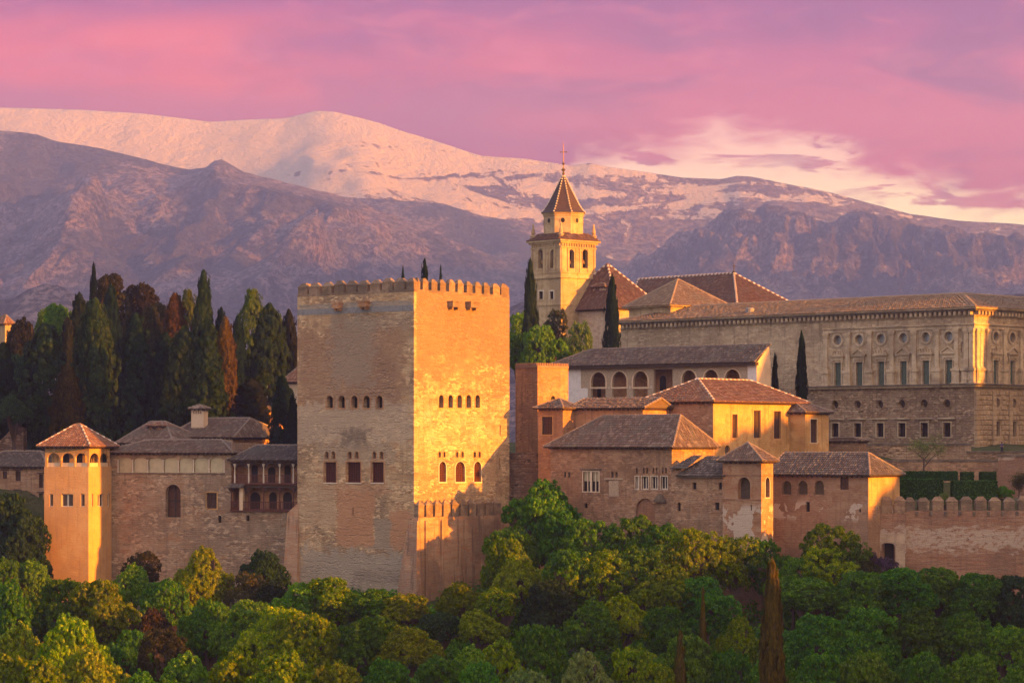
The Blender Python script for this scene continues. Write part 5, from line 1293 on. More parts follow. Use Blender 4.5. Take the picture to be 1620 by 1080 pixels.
# ---- haze
hz = MB(); hz.box((-7200, -60, -140), (7200, 9300, 1130))
hm = bpy.data.materials.new('haze'); hm.use_nodes = True; hm.node_tree.nodes.clear(); ht = NT(hm.node_tree)
pv = ht.n('ShaderNodeVolumePrincipled'); pv.inputs['Color'].default_value = (.50, .53, 1.0, 1); pv.inputs['Absorption Color'].default_value = (1, 1, 1, 1); pv.inputs['Density'].default_value = 1.45e-4; pv.inputs['Anisotropy'].default_value = .68
ho = ht.n('ShaderNodeOutputMaterial'); ht.l.new(pv.outputs[0], ho.inputs['Volume'])
tag(hz.build('haze', hm), kind='stuff')
# ================================================================ plants
rng = np.random.default_rng(11)
def leafmat(name, c1, c2, c3, trans=.5, vary=.35):
    m = bpy.data.materials.new(name); m.use_nodes = True; m.node_tree.nodes.clear(); t = NT(m.node_tree); M[name] = m
    uv = t.n('ShaderNodeUVMap').outputs[0]; u, v, _z = t.sep(uv)
    oi = t.n('ShaderNodeObjectInfo').outputs['Random']; oc = t.n('ShaderNodeTexCoord').outputs['Object']
    n_ = t.noise(oc, .35, 4, .6)
    k = t.math('ADD', t.math('MULTIPLY', u, .55), t.math('MULTIPLY', t.sst(n_, .35, .65), .45))
    col = t.mix(t.sst(k, .15, .75), c1, c2); col = t.mix(t.math('MULTIPLY', t.sst(v, .5, 1.0), .9), col, c3); col = t.mix(t.math('MULTIPLY', t.sst(v, .4, .0), .6), col, tuple(x*.55 for x in c1))
    h = t.n('ShaderNodeHueSaturation'); h.inputs['Saturation'].default_value = 1.12; t.set(h.inputs['Color'], col); t.set(h.inputs['Value'], t.lin(oi, 0, 1, 1-vary, 1+vary)); t.set(h.inputs['Hue'], t.lin(t.math('FRACT', t.math('MULTIPLY', oi, 7.3)), 0, 1, .482, .518))
    d = t.n('ShaderNodeBsdfDiffuse'); t.set(d.inputs[0], h.outputs[0]); tr = t.n('ShaderNodeBsdfTranslucent'); t.set(tr.inputs[0], h.outputs[0])
    mx = t.n('ShaderNodeMixShader'); mx.inputs[0].default_value = trans; t.l.new(d.outputs[0], mx.inputs[1]); t.l.new(tr.outputs[0], mx.inputs[2])
    o = t.n('ShaderNodeOutputMaterial'); t.l.new(mx.outputs[0], o.inputs[0]); return m
leafmat('leaf_lime', (.085,.175,.015), (.18,.27,.022), (.32,.37,.045))
leafmat('leaf_green', (.05,.14,.022), (.10,.21,.032), (.19,.30,.05))
leafmat('leaf_deep', (.04,.115,.02), (.08,.18,.03), (.15,.26,.045))
leafmat('leaf_dark', (0.017, 0.041, 0.020), (0.032, 0.065, 0.026), (0.058, 0.094, 0.036))
leafmat('leaf_olive', (.10,.15,.018), (.18,.23,.028), (.29,.31,.045))
leafmat('leaf_sage', (.09,.15,.05), (.15,.21,.065), (.22,.27,.09))
leafmat('leaf_russet', (.05,.042,.022), (.085,.06,.03), (.12,.085,.04))
leafmat('leaf_wine', (.045,.055,.024), (.075,.08,.034), (.10,.095,.04))
leafmat('cyp_green', (.014,.036,.013), (.03,.062,.02), (.05,.085,.028))
leafmat('cyp_dark', (.008,.020,.010), (.014,.032,.014), (.026,.048,.02))
leafmat('cyp_brown', (.020,.027,.010), (.032,.038,.014), (.055,.052,.02))
leafmat('cyp_olive', (.016,.034,.012), (.028,.050,.017), (.05,.070,.025))
leafmat('cyp_rust', (.045,.034,.010), (.075,.052,.014), (.12,.08,.022))
leafmat('pine', (.038,.042,.016), (.062,.06,.02), (.09,.08,.03))
leafmat('poplar', (.06,.10,.022), (.10,.145,.03), (.14,.18,.04))
leafmat('hedge', (0.017, 0.051, 0.014), (0.032, 0.080, 0.020), (0.051, 0.109, 0.029), .15)
leafmat('ivy', (.02,.04,.012), (.04,.065,.02), (.07,.09,.03))
leafmat('purple_bloom', (.05,.06,.03), (.06,.05,.06), (.16,.08,.24))
leafmat('cyp_bright', (.095,.085,.018), (.15,.12,.026), (.22,.17,.04))
plain('bark', (.09, .065, .05), .95, .4, 3); plain('bark_dark', (.045, .033, .027), .95, .4, 3)

def quads_mesh(name, C_, N_, S_, uvx, uvy, up=None, asp=1.0):
    """many small leaf faces: centres, normals, sizes"""
    n = len(C_); r = rng.normal(size=(n, 3)) if up is None else np.tile(np.array(up, float), (n, 1))+rng.normal(size=(n, 3))*.35
    a = np.cross(N_, r); a /= np.linalg.norm(a, axis=1)[:, None]+1e-9; b = np.cross(N_, a); b /= np.linalg.norm(b, axis=1)[:, None]+1e-9
    s = S_[:, None]
    # four-cornered leaf tuft: pointed kite, slightly folded
    V = np.stack([C_-b*s*asp, C_+a*s*.62+N_*s*.12, C_+b*s*asp, C_-a*s*.62+N_*s*.12], 1).reshape(-1, 3)
    me = bpy.data.meshes.new(name); me.vertices.add(4*n); me.vertices.foreach_set('co', V.astype(np.float32).ravel())
    me.loops.add(4*n); me.loops.foreach_set('vertex_index', np.arange(4*n, dtype=np.int32))
    me.polygons.add(n); me.polygons.foreach_set('loop_start', np.arange(0, 4*n, 4, dtype=np.int32))
    try: me.polygons.foreach_set('loop_total', np.full(n, 4, dtype=np.int32))
    except Exception: pass
    ul = me.uv_layers.new(name='tile'); ul.data.foreach_set('uv', np.repeat(np.stack([uvx, uvy], 1), 4, 0).astype(np.float32).ravel())
    me.materials.append(M['leaf_green']); me.update(); me.validate(); return me
def unit(n): v = rng.normal(size=(n, 3)); return v/np.linalg.norm(v, axis=1)[:, None]
def crown_mesh(name, nl=9, R=6.0, flat=.8, puffr=.75, perpuff=75, leaf=.2, gap=.12, spread=.66, density=1.0, lr=(.3, .5)):
    lob = [];
    for i in range(nl):
        for _t in range(30):
            d = unit(1)[0]; d[2] = d[2]*.8+.12; c = d*R*spread*rng.uniform(.55, 1.05); c[2] *= flat
            rr = R*rng.uniform(*lr)
            if all(np.linalg.norm(c-o[0]) > .3*(rr+o[1]) for o in lob): break
        lob.append((c, rr))
    lob.append((np.zeros(3), R*.45))
    PC = []; PN = []
    for li, (c, rr) in enumerate(lob):
        k = int(4*math.pi*rr*rr/(puffr*puffr*1.3)*density)
        d = unit(k); p = c+d*(rr*rng.uniform(.78, 1.18, k))[:, None]*np.array([1, 1, .85])
        keep = (d[:, 2] > -.55) & (rng.random(k) > gap)
        for lj, (c2, r2) in enumerate(lob):
            if lj != li: keep &= (np.linalg.norm((p-c2)/np.array([1, 1, .85]), axis=1) > r2*.8)
        PC.append(p[keep]); PN.append(d[keep])
    PC = np.concatenate(PC); PN = np.concatenate(PN); m = len(PC)
    rp = puffr*rng.uniform(.6, 1.25, m); pr_ = rng.random(m)
    idx = np.repeat(np.arange(m), perpuff); n = len(idx)
    d = unit(n)+PN[idx]*.55+np.array([0, 0, .25]); d /= np.linalg.norm(d, axis=1)[:, None]
    C_ = PC[idx]+d*(rp[idx]*rng.uniform(.35, 1.1, n)**.7)[:, None]*np.array([1, 1, .8])
    N_ = d+unit(n)*.55; N_ /= np.linalg.norm(N_, axis=1)[:, None]
    return quads_mesh(name, C_, N_, leaf*rng.uniform(.6, 1.3, n), pr_[idx], rng.random(n))
def spire_mesh(name, H=20.0, R=2.3, prof=((0, .6), (.08, .92), (.3, 1.0), (.6, .86), (.85, .5), (.95, .25), (1, .04)), puffr=.42, perpuff=26, leaf=.17, ragged=.17, n_=None, tilt=1.6, lean=0.0):
    area = 2*math.pi*R*.7*H; k = int(area/(puffr*puffr*.9)) if n_ is None else n_
    tt = rng.random(k)**.95; ang = rng.random(k)*2*math.pi
    ph = rng.random(6)*6.28
    r = np.interp(tt, [p[0] for p in prof], [p[1] for p in prof])*R
    # vertical flutes and stepped tufts
    r *= 1+ragged*(np.sin(ang*3+ph[0]+tt*5)+.7*np.sin(ang*7+ph[1]-tt*9)+.8*np.sin(tt*38+ph[2]+ang*2))*.6+rng.normal(size=k)*ragged*.5
    r *= rng.uniform(.86, 1.04, k); r += (rng.random(k) < .10)*rng.uniform(.1, .45, k)*R*.6
    PC = np.stack([r*np.cos(ang)+lean*tt, r*np.sin(ang), tt*H], 1); PN = np.stack([np.cos(ang), np.sin(ang), np.full(k, .35)], 1)
    idx = np.repeat(np.arange(k), perpuff); n = len(idx)
    d = unit(n); C_ = PC[idx]+d*np.array([.6, .6, 1.5])*(puffr*rng.uniform(.3, 1, n))[:, None]+PN[idx]*.1
    N_ = PN[idx]+d*.6; N_ /= np.linalg.norm(N_, axis=1)[:, None]
    return quads_mesh(name, C_, N_, leaf*rng.uniform(.6, 1.3, n), rng.random(k)[idx], rng.random(n), up=(0, 0, 1), asp=tilt)
def trunk_mesh(name, limbs=5, bare=False, seedv=0):
    r = random.Random(seedv); mb = MB()
    mb.tube([(0, 0, -.15), (0, 0, 0), (.15*r.uniform(-1, 1), .1, .45), (.2*r.uniform(-1, 1), .1, .8)], [.55, .42, .32, .22], 8)
    for i in range(limbs):
        a = 2*math.pi*i/limbs+r.uniform(-.4, .4); L = r.uniform(2.5, 4.3)
        mb.tube([(0, 0, .5+.05*i), (math.cos(a)*L*.4, math.sin(a)*L*.4, .62+.04*i), (math.cos(a)*L*.8, math.sin(a)*L*.8, .74+.05*i)], [.22, .15, .05], 6)
    me = bpy.data.meshes.new(name); me.from_pydata(mb.v, [], mb.f); me.materials.append(M['bark']); me.update(); return me
CR = [crown_mesh('crown', 15, 6, .8, puffr=.42, perpuff=24, gap=.25, lr=(.2, .42)), crown_mesh('crown', 18, 6, .75, puffr=.38, perpuff=22, gap=.3, lr=(.16, .40)), crown_mesh('crown', 13, 6, .95, puffr=.45, perpuff=26, gap=.25, lr=(.22, .45)), crown_mesh('crown', 20, 6, .8, puffr=.4, perpuff=20, gap=.35, lr=(.15, .36)), crown_mesh('crown', 14, 6, .9, puffr=.36, perpuff=20, gap=.25, lr=(.2, .42))]
CR_AIRY = [crown_mesh('crown', 10, 6, .9, puffr=.55, perpuff=30, gap=.45, leaf=.19, density=.9), crown_mesh('crown', 12, 6, .85, puffr=.55, perpuff=30, gap=.4, leaf=.19, density=.9)]
CYP = [spire_mesh('foliage'), spire_mesh('foliage', ragged=.24), spire_mesh('foliage', prof=((0, .5), (.1, .8), (.35, 1.0), (.65, .88), (.88, .5), (1, .05)), ragged=.22), spire_mesh('foliage', prof=((0, .9), (.15, 1.0), (.4, .85), (.7, .52), (.9, .22), (1, .02)), ragged=.2)]
POP = [spire_mesh('foliage', R=2.6, prof=((0, .5), (.2, .85), (.5, 1.0), (.8, .75), (1, .2)), puffr=.5, perpuff=16, ragged=.22, tilt=1.4)]
TRK = [trunk_mesh('trunk', 5, seedv=i) for i in range(3)]
cyt = MB(); cyt.tube([(0, 0, -1.0), (0, 0, 0), (0, 0, 12)], [.4, .34, .12], 7); CYT = bpy.data.meshes.new('trunk'); CYT.from_pydata(cyt.v, [], cyt.f); CYT.materials.append(M['bark_dark'])
def inst(me, name, parent, mat, loc, sc, rz):
    o = bpy.data.objects.new(name, me); COL.objects.link(o); o.parent = parent; o.location = loc; o.scale = sc; o.rotation_euler = (0, 0, rz)
    if mat: o.material_slots[0].link = 'OBJECT'; o.material_slots[0].material = M[mat]
    return o
def broad(px, py, r, Y, mat, label, group, kind='broadleaf_tree', airy=False, flat=1.0, cat='tree', wide=1.0):
    x = (px-810)/F*Y; zc_ = (HZ-py)/F*Y; R = r/F*Y*1.24; g = gz(x, Y); h = max(zc_-g, R*.55)
    e = empty(kind, (x, Y, g), label, cat, group)
    me = (CR_AIRY if airy else CR)[random.randrange(2 if airy else len(CR))]
    top = h+R*.95; low_ = min(h-R*.9, max(.12*h, h-R*2.6)); rz = (top-low_)/2*flat
    inst(me, 'crown', e, mat, (0, 0, top-rz), (R/6*wide, R/6*wide, rz/6), random.uniform(0, 6.28))
    inst(TRK[random.randrange(3)], 'trunk', e, 'bark', (0, 0, 0), (R/6, R/6, h), random.uniform(0, 6.28))
    return e
def spire(px, ytop, hw, ybot, Y, mat, label, group, kind='cypress', meshes=None, cat='tree'):
    x = (px-810)/F*Y; zt_ = (HZ-ytop)/F*Y; zb = (HZ-ybot)/F*Y; g = min(gz(x, Y), zb) if zb < gz(x, Y)+2 else gz(x, Y)
    H = zt_-g; ms = meshes or CYP
    e = empty(kind, (x, Y, g), label, cat, group); rr = hw/F*Y/2.3*1.1
    inst(ms[random.randrange(len(ms))], 'foliage', e, mat, (0, 0, .35), (rr, rr, (H-.5)/20.0), random.uniform(0, 6.28))
    inst(CYT, 'trunk', e, 'bark_dark', (0, 0, 0), (max(rr, .5), max(rr, .5), H/26), 0)
    return e
G1 = 'trees in the dark grove behind the lookout tower'
for a in [
 (148,421,7,470,520,'cyp_dark','thin black cypress tip poking above the stone pine, left of its dome'),
 (72,516,34,705,468,'cyp_green','broad mid green conifer with a rounded top, right of the far left cedar'),
 (107,505,17,690,486,'cyp_brown','slim brownish cypress just right of the broad green conifer'),
 (126,468,20,690,494,'cyp_olive','tall olive brown cypress directly behind the slim brownish one'),
 (107,578,21,700,458,'cyp_rust','short rust brown cypress in front, above the tip of the lookout tower roof'),
 (151,478,31,700,464,'cyp_olive','tall wide olive cypress rising right behind the lookout tower'),
 (175,455,17,690,500,'cyp_dark','narrow dark cypress below the middle of the stone pine dome'),
 (214,500,34,700,466,'cyp_dark','very dark bulky cypress below the right side of the stone pine'),
 (243,490,17,690,490,'cyp_brown','brown cypress squeezed between the bulky dark one and the rust topped tree'),
 (277,468,22,600,484,'cyp_rust','rust orange conifer with ragged top left of the tallest cypress'),
 (262,530,24,690,466,'cyp_dark','dark green cypress below the rust orange ragged conifer'),
 (292,520,27,690,460,'cyp_olive','wide olive cypress right above the chimney of the tiled house, left one'),
 (322,433,21,640,482,'cyp_olive','tallest cypress of the grove with a dense blunt crown'),
 (327,512,31,690,458,'cyp_olive','broad cypress standing straight behind the stubby chimney'),
 (356,505,17,680,474,'cyp_rust','slender rust tinged cypress right of the chimney'),
 (376,503,18,660,486,'cyp_dark','dark pointed cypress between the tallest cypress and the pale poplar'),
 (350,490,13,660,496,'cyp_dark','dark narrow cypress hidden behind the rust tinged one'),
 (398,600,26,660,462,'cyp_brown','low brown green cypress mass above the small pavilions'),
 (426,484,26,680,476,'cyp_olive','smooth olive cypress between the pale poplar and the great tower'),
 (457,493,15,660,484,'cyp_brown','brownish cypress touching the left edge of the great tower'),
 (447,596,17,715,444,'cyp_dark','near black cypress in front of the villa beside the great tower'),
 (463,625,12,715,441,'cyp_dark','short black cypress wedged against the great tower wall'),
 (5,545,20,690,470,'cyp_dark','dark cypress cut by the left edge of the photo'),
 (190,560,20,700,476,'cyp_dark','dark cypress filling the middle of the grove behind the tile roofs'),
 (238,560,24,700,474,'cyp_dark','shadowy cypress between the bulky dark one and the annexe roof'),
]: spire(a[0], a[1], a[2], a[3], a[4], a[5], a[6], G1)
for a in [(297,462,16,600,500,'pale green poplar left of the tallest cypress'), (399,461,19,620,498,'bright green poplar with feathery top between dark cypresses'), (441,500,11,600,505,'small pale poplar glimpsed behind the smooth olive cypress')]:
    spire(a[0], a[1], a[2], a[3], a[4], 'poplar', a[5], 'poplars in the grove', 'poplar', POP)
for a in [
 (190,478,44,512,'pine','big domed stone pine crown, left half, highest mass of the grove',.9),
 (222,462,28,510,'pine','rounded shoulder of stone pine on the right of the big dome',.8),
 (240,500,27,505,'pine','smaller stone pine clump lower right of the dome',1.0),
 (168,450,22,509,'pine','small stone pine clump at the upper left of the dome',.9),
 (206,530,40,508,'pine','shaded lower skirt of the stone pine above the dark cypresses',1.0)]:
    broad(a[0], a[1], a[2], a[3], a[4], a[5], 'stone pines above the grove', 'stone_pine', flat=a[6])
for a in [
 (38,512,37,486,'cyp_brown','flat topped dark cedar near the left edge',1.1), (28,590,40,480,'leaf_dark','dark lower boughs under the flat topped cedar',1.3),
 (98,500,26,500,'leaf_green','fresh green tree between the cedar and the slim cypresses',1.0), (75,505,20,508,'leaf_green','fresh green tree crown right behind the flat topped cedar',.9),
 (142,490,22,515,'leaf_green','bright green tree peeping between cypresses left of the stone pine',1.0),
 (258,505,18,512,'leaf_green','green tree crown behind the rust orange conifer',1.3), (455,520,16,515,'leaf_green','green tree crown behind the brownish cypress at the tower edge',1.2),
 (22,640,30,462,'leaf_dark','dark clipped shrub mass above the village house roof',.8)]:
    broad(a[0], a[1], a[2], a[3], a[4], a[5], 'leafy trees in the grove', flat=a[6])
# behind the towers and beside the palace
G2 = 'cypresses around the church and palace'
for a in [(637.5,426,4.5,470,470,'cyp_dark','tiny cypress tip left of the fir above the great tower'), (697,425,4,470,470,'cyp_dark','tiny cypress tip right of the fir above the great tower'),
 (839,416,10.5,548,482,'cyp_olive','tall slim cypress in front of the bell tower'), (968,441,12,552,492,'cyp_dark','black cypress in front of the church wall and palace corner'),
 (1226,561,5.5,628,440.5,'cyp_dark','short thin cypress at the right end of the arcade building'), (1268,527,7.5,632,441,'cyp_dark','slim dark cypress standing against the plain palace wall')]:
    spire(a[0], a[1], a[2], a[3], a[4], a[5], a[6], G2)
spire(672, 415, 11, 470, 472, 'cyp_dark', 'small dark fir rising behind the top corner of the great tower', None, 'fir_tree', [CYP[3]])
for a in [(822,500,22,500,'leaf_green','sunny green tree between great tower and tall slim cypress',1.1,False), (826,545,22,488,'leaf_deep','dark green tree low between the great tower and the brown tower',1.0,False),
 (860,540,32,474,'leaf_deep','dense dark tree above the roof of the arcade building',.95,False), (915,530,24,478,'leaf_sage','thin grey green tree in front of the pale church wall',1.2,True),
 (880,505,18,500,'leaf_wine','leafless reddish tree between the dense tree and the church',1.1,True), (892,560,16,466,'leaf_deep','small dark tree beside the left end of the arcade roof',1.0,False)]:
    broad(a[0], a[1], a[2], a[3], a[4], a[5], 'trees below the bell tower', flat=a[6], airy=a[7])

# wooded slope: every crown in view
SL = [
 # far left
 (22,815,44,425,'leaf_dark','dark tree in front of the village house at the left edge'), (34,860,42,418,'leaf_dark','lower dark tree left of the foot of the lookout tower'),
 (45,900,34,408,'leaf_deep','deep green tree touching the left foot of the lookout tower'), (8,895,30,405,'leaf_deep','deep green tree at the left edge below the dark ones'),
 (25,945,44,385,'leaf_green','rounded green tree at the left edge below the lookout tower'), (95,955,46,388,'leaf_green','green tree directly below the lookout tower'),
 (165,958,48,384,'leaf_olive','yellow tinged tree below the right side of the lookout tower'), (40,1000,52,358,'leaf_olive','olive yellow tree in the second row at the left edge'),
 (120,1008,56,352,'leaf_lime','yellow green tree in the second row below the lookout tower'), (15,1065,48,330,'leaf_olive','olive tree in the bottom left corner'),
 (75,1060,46,326,'leaf_lime','lime green tree on the bottom edge near the left corner'), (150,1055,52,328,'leaf_olive','olive yellow tree on the bottom edge below the lookout tower'),
 # between lookout and great tower
 (205,905,36,407,'leaf_green','green tree leaning on the foot of the long stone wall'), (228,888,24,412,'leaf_wine','dark brownish bush against the long stone wall'),
 (322,880,42,402,'leaf_olive','tall olive yellow tree in front of the long wall below the arched window'), (300,925,36,396,'leaf_lime','lime tree at the foot of the tall olive one'),
 (268,935,40,394,'leaf_green','rounded green tree in the dip left of the tall olive one'), (415,888,31,404,'leaf_dark','dark blue green tree between the long wall and great tower'),
 (395,935,30,398,'leaf_wine','brownish bare looking thicket below the dark blue green tree'), (436,935,26,396,'leaf_dark','dark thicket at the left foot of the great tower'),
 (235,985,36,372,'leaf_russet','russet red tree in the dip, upper one'), (262,1020,38,356,'leaf_wine','dark wine coloured tree below the russet one'),
 (330,975,42,376,'leaf_green','green tree below the tall olive one, second row'), (385,985,44,368,'leaf_deep','deep green tree left of the yellow mound below the great tower'),
 (205,1020,30,366,'leaf_deep','deep green tree left of the russet one'),
 (300,1052,48,336,'leaf_green','green tree on the bottom edge below the russet ones'), (225,1075,38,326,'leaf_deep','dark green tree on the bottom edge left of the round green one'),
 # below the great tower
 (470,955,38,390,'leaf_green','green tree at the left foot of the great tower'), (528,952,42,388,'leaf_lime','lime tree at the middle foot of the great tower'),
 (585,965,38,386,'leaf_green','green tree below the grey patch of the great tower'), (645,972,44,384,'leaf_olive','olive yellow tree at the front corner of the great tower'),
 (430,1000,48,362,'leaf_lime','lime tree in the second row left of the great tower'), (500,1010,52,358,'leaf_lime','bright lime mound in the second row under the great tower'),
 (575,1015,48,356,'leaf_green','green tree in the second row under the great tower corner'), (640,1025,44,354,'leaf_olive','olive tree in the second row under the rampart wall'),
 (370,1055,50,332,'leaf_lime','lime tree on the bottom edge left of the great tower'), (450,1065,50,328,'leaf_lime','yellow green tree on the bottom edge below the great tower, left one'),
 (530,1068,46,327,'leaf_olive','olive yellow tree on the bottom edge below the great tower, right one'), (610,1070,44,328,'leaf_deep','deep green tree on the bottom edge below the great tower corner'),
 (690,1055,42,334,'leaf_deep','dull green tree on the bottom edge right of the great tower'),
 # right of the great tower
 (850,796,50,402,'leaf_green','big green tree covering the rubble wall right of the great tower'), (812,855,44,396,'leaf_green','leafy green tree over the end of the pointed rampart wall'),
 (880,835,42,398,'leaf_deep','deep green tree at the left foot of the brick house'), (800,880,34,392,'leaf_lime','lime tree beside the sunlit rampart wall'),
 (830,905,40,386,'leaf_olive','olive brown tree below the rampart wall'), (735,950,36,384,'leaf_olive','dark olive tree touching the rampart wall foot'), (760,990,40,370,'leaf_olive','olive tree below the dark olive one right of the rampart'),
 (790,955,38,380,'leaf_lime','lime tree below the olive brown one'), (700,990,34,372,'leaf_dark','dark shadowed tree below the foot of the rampart'),
 (940,850,42,392,'leaf_green','green tree in front of the brick house, left of its centre'), (1000,845,42,390,'leaf_deep','green tree in front of the blind arch of the brick house'), (1045,855,40,388,'leaf_green','green tree at the right foot of the brick house'),
 (900,900,44,380,'leaf_deep','deep green tree in the shaded hollow below the brick house'), (960,905,46,378,'leaf_lime','yellow green tree below the middle of the brick house'), (1018,905,42,378,'leaf_deep','dark tree between two lime ones below the brick house'),
 (1100,872,50,380,'leaf_lime','bright lime tree in front of the low range and turret'), (1160,880,34,380,'leaf_olive','yellowish tree at the foot of the turret'), (1065,930,44,370,'leaf_olive','olive tree below the bright lime one'),
 (870,955,44,366,'leaf_dark','dark tree in the hollow, second row'), (930,965,42,364,'leaf_green','green tree in the second row below the brick house'), (990,960,42,366,'leaf_lime','lime tree in the second row below the brick house'),
 (1120,950,42,368,'leaf_deep','deep green tree below the turret, second row'), (1060,990,38,352,'leaf_deep','deep green tree left of the brown foreground cypress cluster'),
 (740,1040,44,340,'leaf_green','green tree on the lower slope right of the rampart foot'), (800,1025,46,342,'leaf_lime','yellow lime tree on the lower slope below the olive ones'), (865,1020,44,344,'leaf_green','green tree on the lower slope below the dark hollow'),
 (930,1045,48,336,'leaf_sage','pale sage green tree on the lower slope'), (1000,1035,44,338,'leaf_lime','lime tree right of the pale sage one'), (1160,1040,40,336,'leaf_green','green tree just left of the tall brown foreground cypress'),
 (1085,1040,42,336,'leaf_deep','deep green tree with lime neighbour on the bottom edge'), (830,1072,40,326,'leaf_sage','pale tree on the bottom edge left of the sage one'), (770,1075,36,326,'leaf_deep','deep green tree on the bottom edge below the yellow lime one'),
 (1040,1075,36,325,'leaf_lime','small lime tree on the bottom edge'), (1170,985,34,352,'leaf_lime','small lime tree left of the tip of the tall brown cypress'),
 # right side
 (1212,885,34,382,'leaf_deep','deep green tree under the left end of the three arched windows'), (1255,915,38,376,'leaf_green','green tree at the foot of the arched window house'),
 (1318,858,42,380,'leaf_green','upright fresh green tree in front of the arched window house'), (1310,905,40,376,'leaf_lime','lime green boughs below the upright green tree'), (1365,905,30,376,'leaf_wine','brownish thicket left of the gateway'),
 (1285,950,48,370,'leaf_deep','deep green tree right of the cypress tip, top row'), (1350,945,46,370,'leaf_deep','deep green tree below the gateway'), (1418,940,46,372,'leaf_deep','rounded deep green tree below the pale wall band, left one'),
 (1480,935,42,374,'leaf_deep','rounded deep green tree below the pale wall band, middle one'), (1535,945,42,372,'leaf_deep','deep green tree below the pale wall band, right one'), (1595,945,40,372,'leaf_dark','dark ivy green tree at the right edge under the wall'),
 (1290,1010,52,346,'leaf_deep','deep green tree right of the brown cypress, second row'), (1365,1005,50,348,'leaf_deep','deep green tree in the second row right, next to the first'), (1440,1000,52,348,'leaf_deep','big deep green tree in the second row below the rampart'),
 (1515,1005,48,348,'leaf_deep','green tree in the second row near the right edge'), (1590,1015,48,346,'leaf_green','lighter green tree at the right edge, second row'),
 (1300,1070,46,324,'leaf_deep','deep green tree on the bottom edge right of the cypress'), (1375,1065,46,324,'leaf_green','green tree on the bottom edge, right of centre of the wood'), (1450,1065,46,324,'leaf_deep','deep green tree on the bottom edge below the rampart'),
 (1525,1070,44,324,'leaf_green','green tree on the bottom edge near the right corner'), (1600,1070,42,324,'leaf_green','green tree in the bottom right corner'), (1245,1072,30,326,'leaf_deep','small green tree hugging the foot of the tall brown cypress'),
]
for a in SL:
    broad(a[0], a[1], a[2], a[3], a[4], a[5], 'trees on the wooded slope', airy=(a[4] == 'leaf_wine' or (a[0] > 890 and a[1] <= 912)), flat=random.uniform(.85, 1.05), wide=1.08)
spire(1222, 893, 17.5, 1120, 322, 'cyp_bright', 'tall brown cypress in the foreground standing up out of the wood', None)
spire(1076, 1000, 12, 1110, 332, 'cyp_bright', 'small brown cypress on the bottom edge left of the tall one', None)
spire(1112, 930, 6, 1060, 352, 'cyp_bright', 'thin brown cypress spike in the wood below the turret', None)
broad(1405, 893, 20, 378, 'purple_bloom', 'bush with purple blossom in front of the gateway', None, 'flowering_bush', True, cat='bush')
broad(1375, 880, 14, 379, 'purple_bloom', 'small purple flowering sprig left of the gateway', None, 'flowering_bush', True, cat='bush')

# sparse tree with thin bare branches in front of the palace
def bare_tree(px, ytop, ybot, Y, label, spread=1.0, leaf='leaf_sage', nleaf=1400):
    x = (px-810)/F*Y; g = (HZ-ybot)/F*Y; H = (HZ-ytop)/F*Y-g
    e = empty('bare_tree', (x, Y, g), label, 'tree'); mb = MB(); tips = []; r = random.Random(px)
    def grow(p, d, L, rad, dep):
        q_ = p+d*L*.5+Vector((r.uniform(-.1, .1), r.uniform(-.1, .1), 0))*L*.4; e_ = p+d*L
        mb.tube([p, q_, e_], [rad, rad*.8, rad*.6], 5 if rad > .05 else 3, cap=False)
        tips.append(e_)
        if dep == 0: return
        for i in range(3 if dep > 1 else 4):
            a = r.uniform(0, 6.28); t_ = r.uniform(.35, .75)*spread
            dd = (d+Vector((math.cos(a)*t_, math.sin(a)*t_, r.uniform(-.1, .35)))).normalized()
            grow(e_ if i else q_, dd, L*r.uniform(.62, .82), rad*.58, dep-1)
    b0 = Vector((x, Y, g)); grow(b0, Vector((0, 0, 1)), H*.30, H*.022, 5)
    mb.build('trunk', M['bark'], e)
    T_ = np.array([tuple(v-b0) for v in tips]); idx = rng.integers(0, len(T_), nleaf)
    C_ = T_[idx]+rng.normal(size=(nleaf, 3))*.35
    me = quads_mesh('foliage', C_, unit(nleaf), .1*rng.uniform(.6, 1.3, nleaf), rng.random(nleaf), rng.random(nleaf)); inst(me, 'foliage', e, leaf, (0, 0, 0), (1, 1, 1), 0)
bare_tree(1462, 668, 752, 412, 'spreading nearly leafless tree in front of the lower palace windows', 2.3)
bare_tree(1612, 742, 792, 404, 'round bare shrub with dense reddish twigs at the right edge', 1.2, 'leaf_wine', 2500)

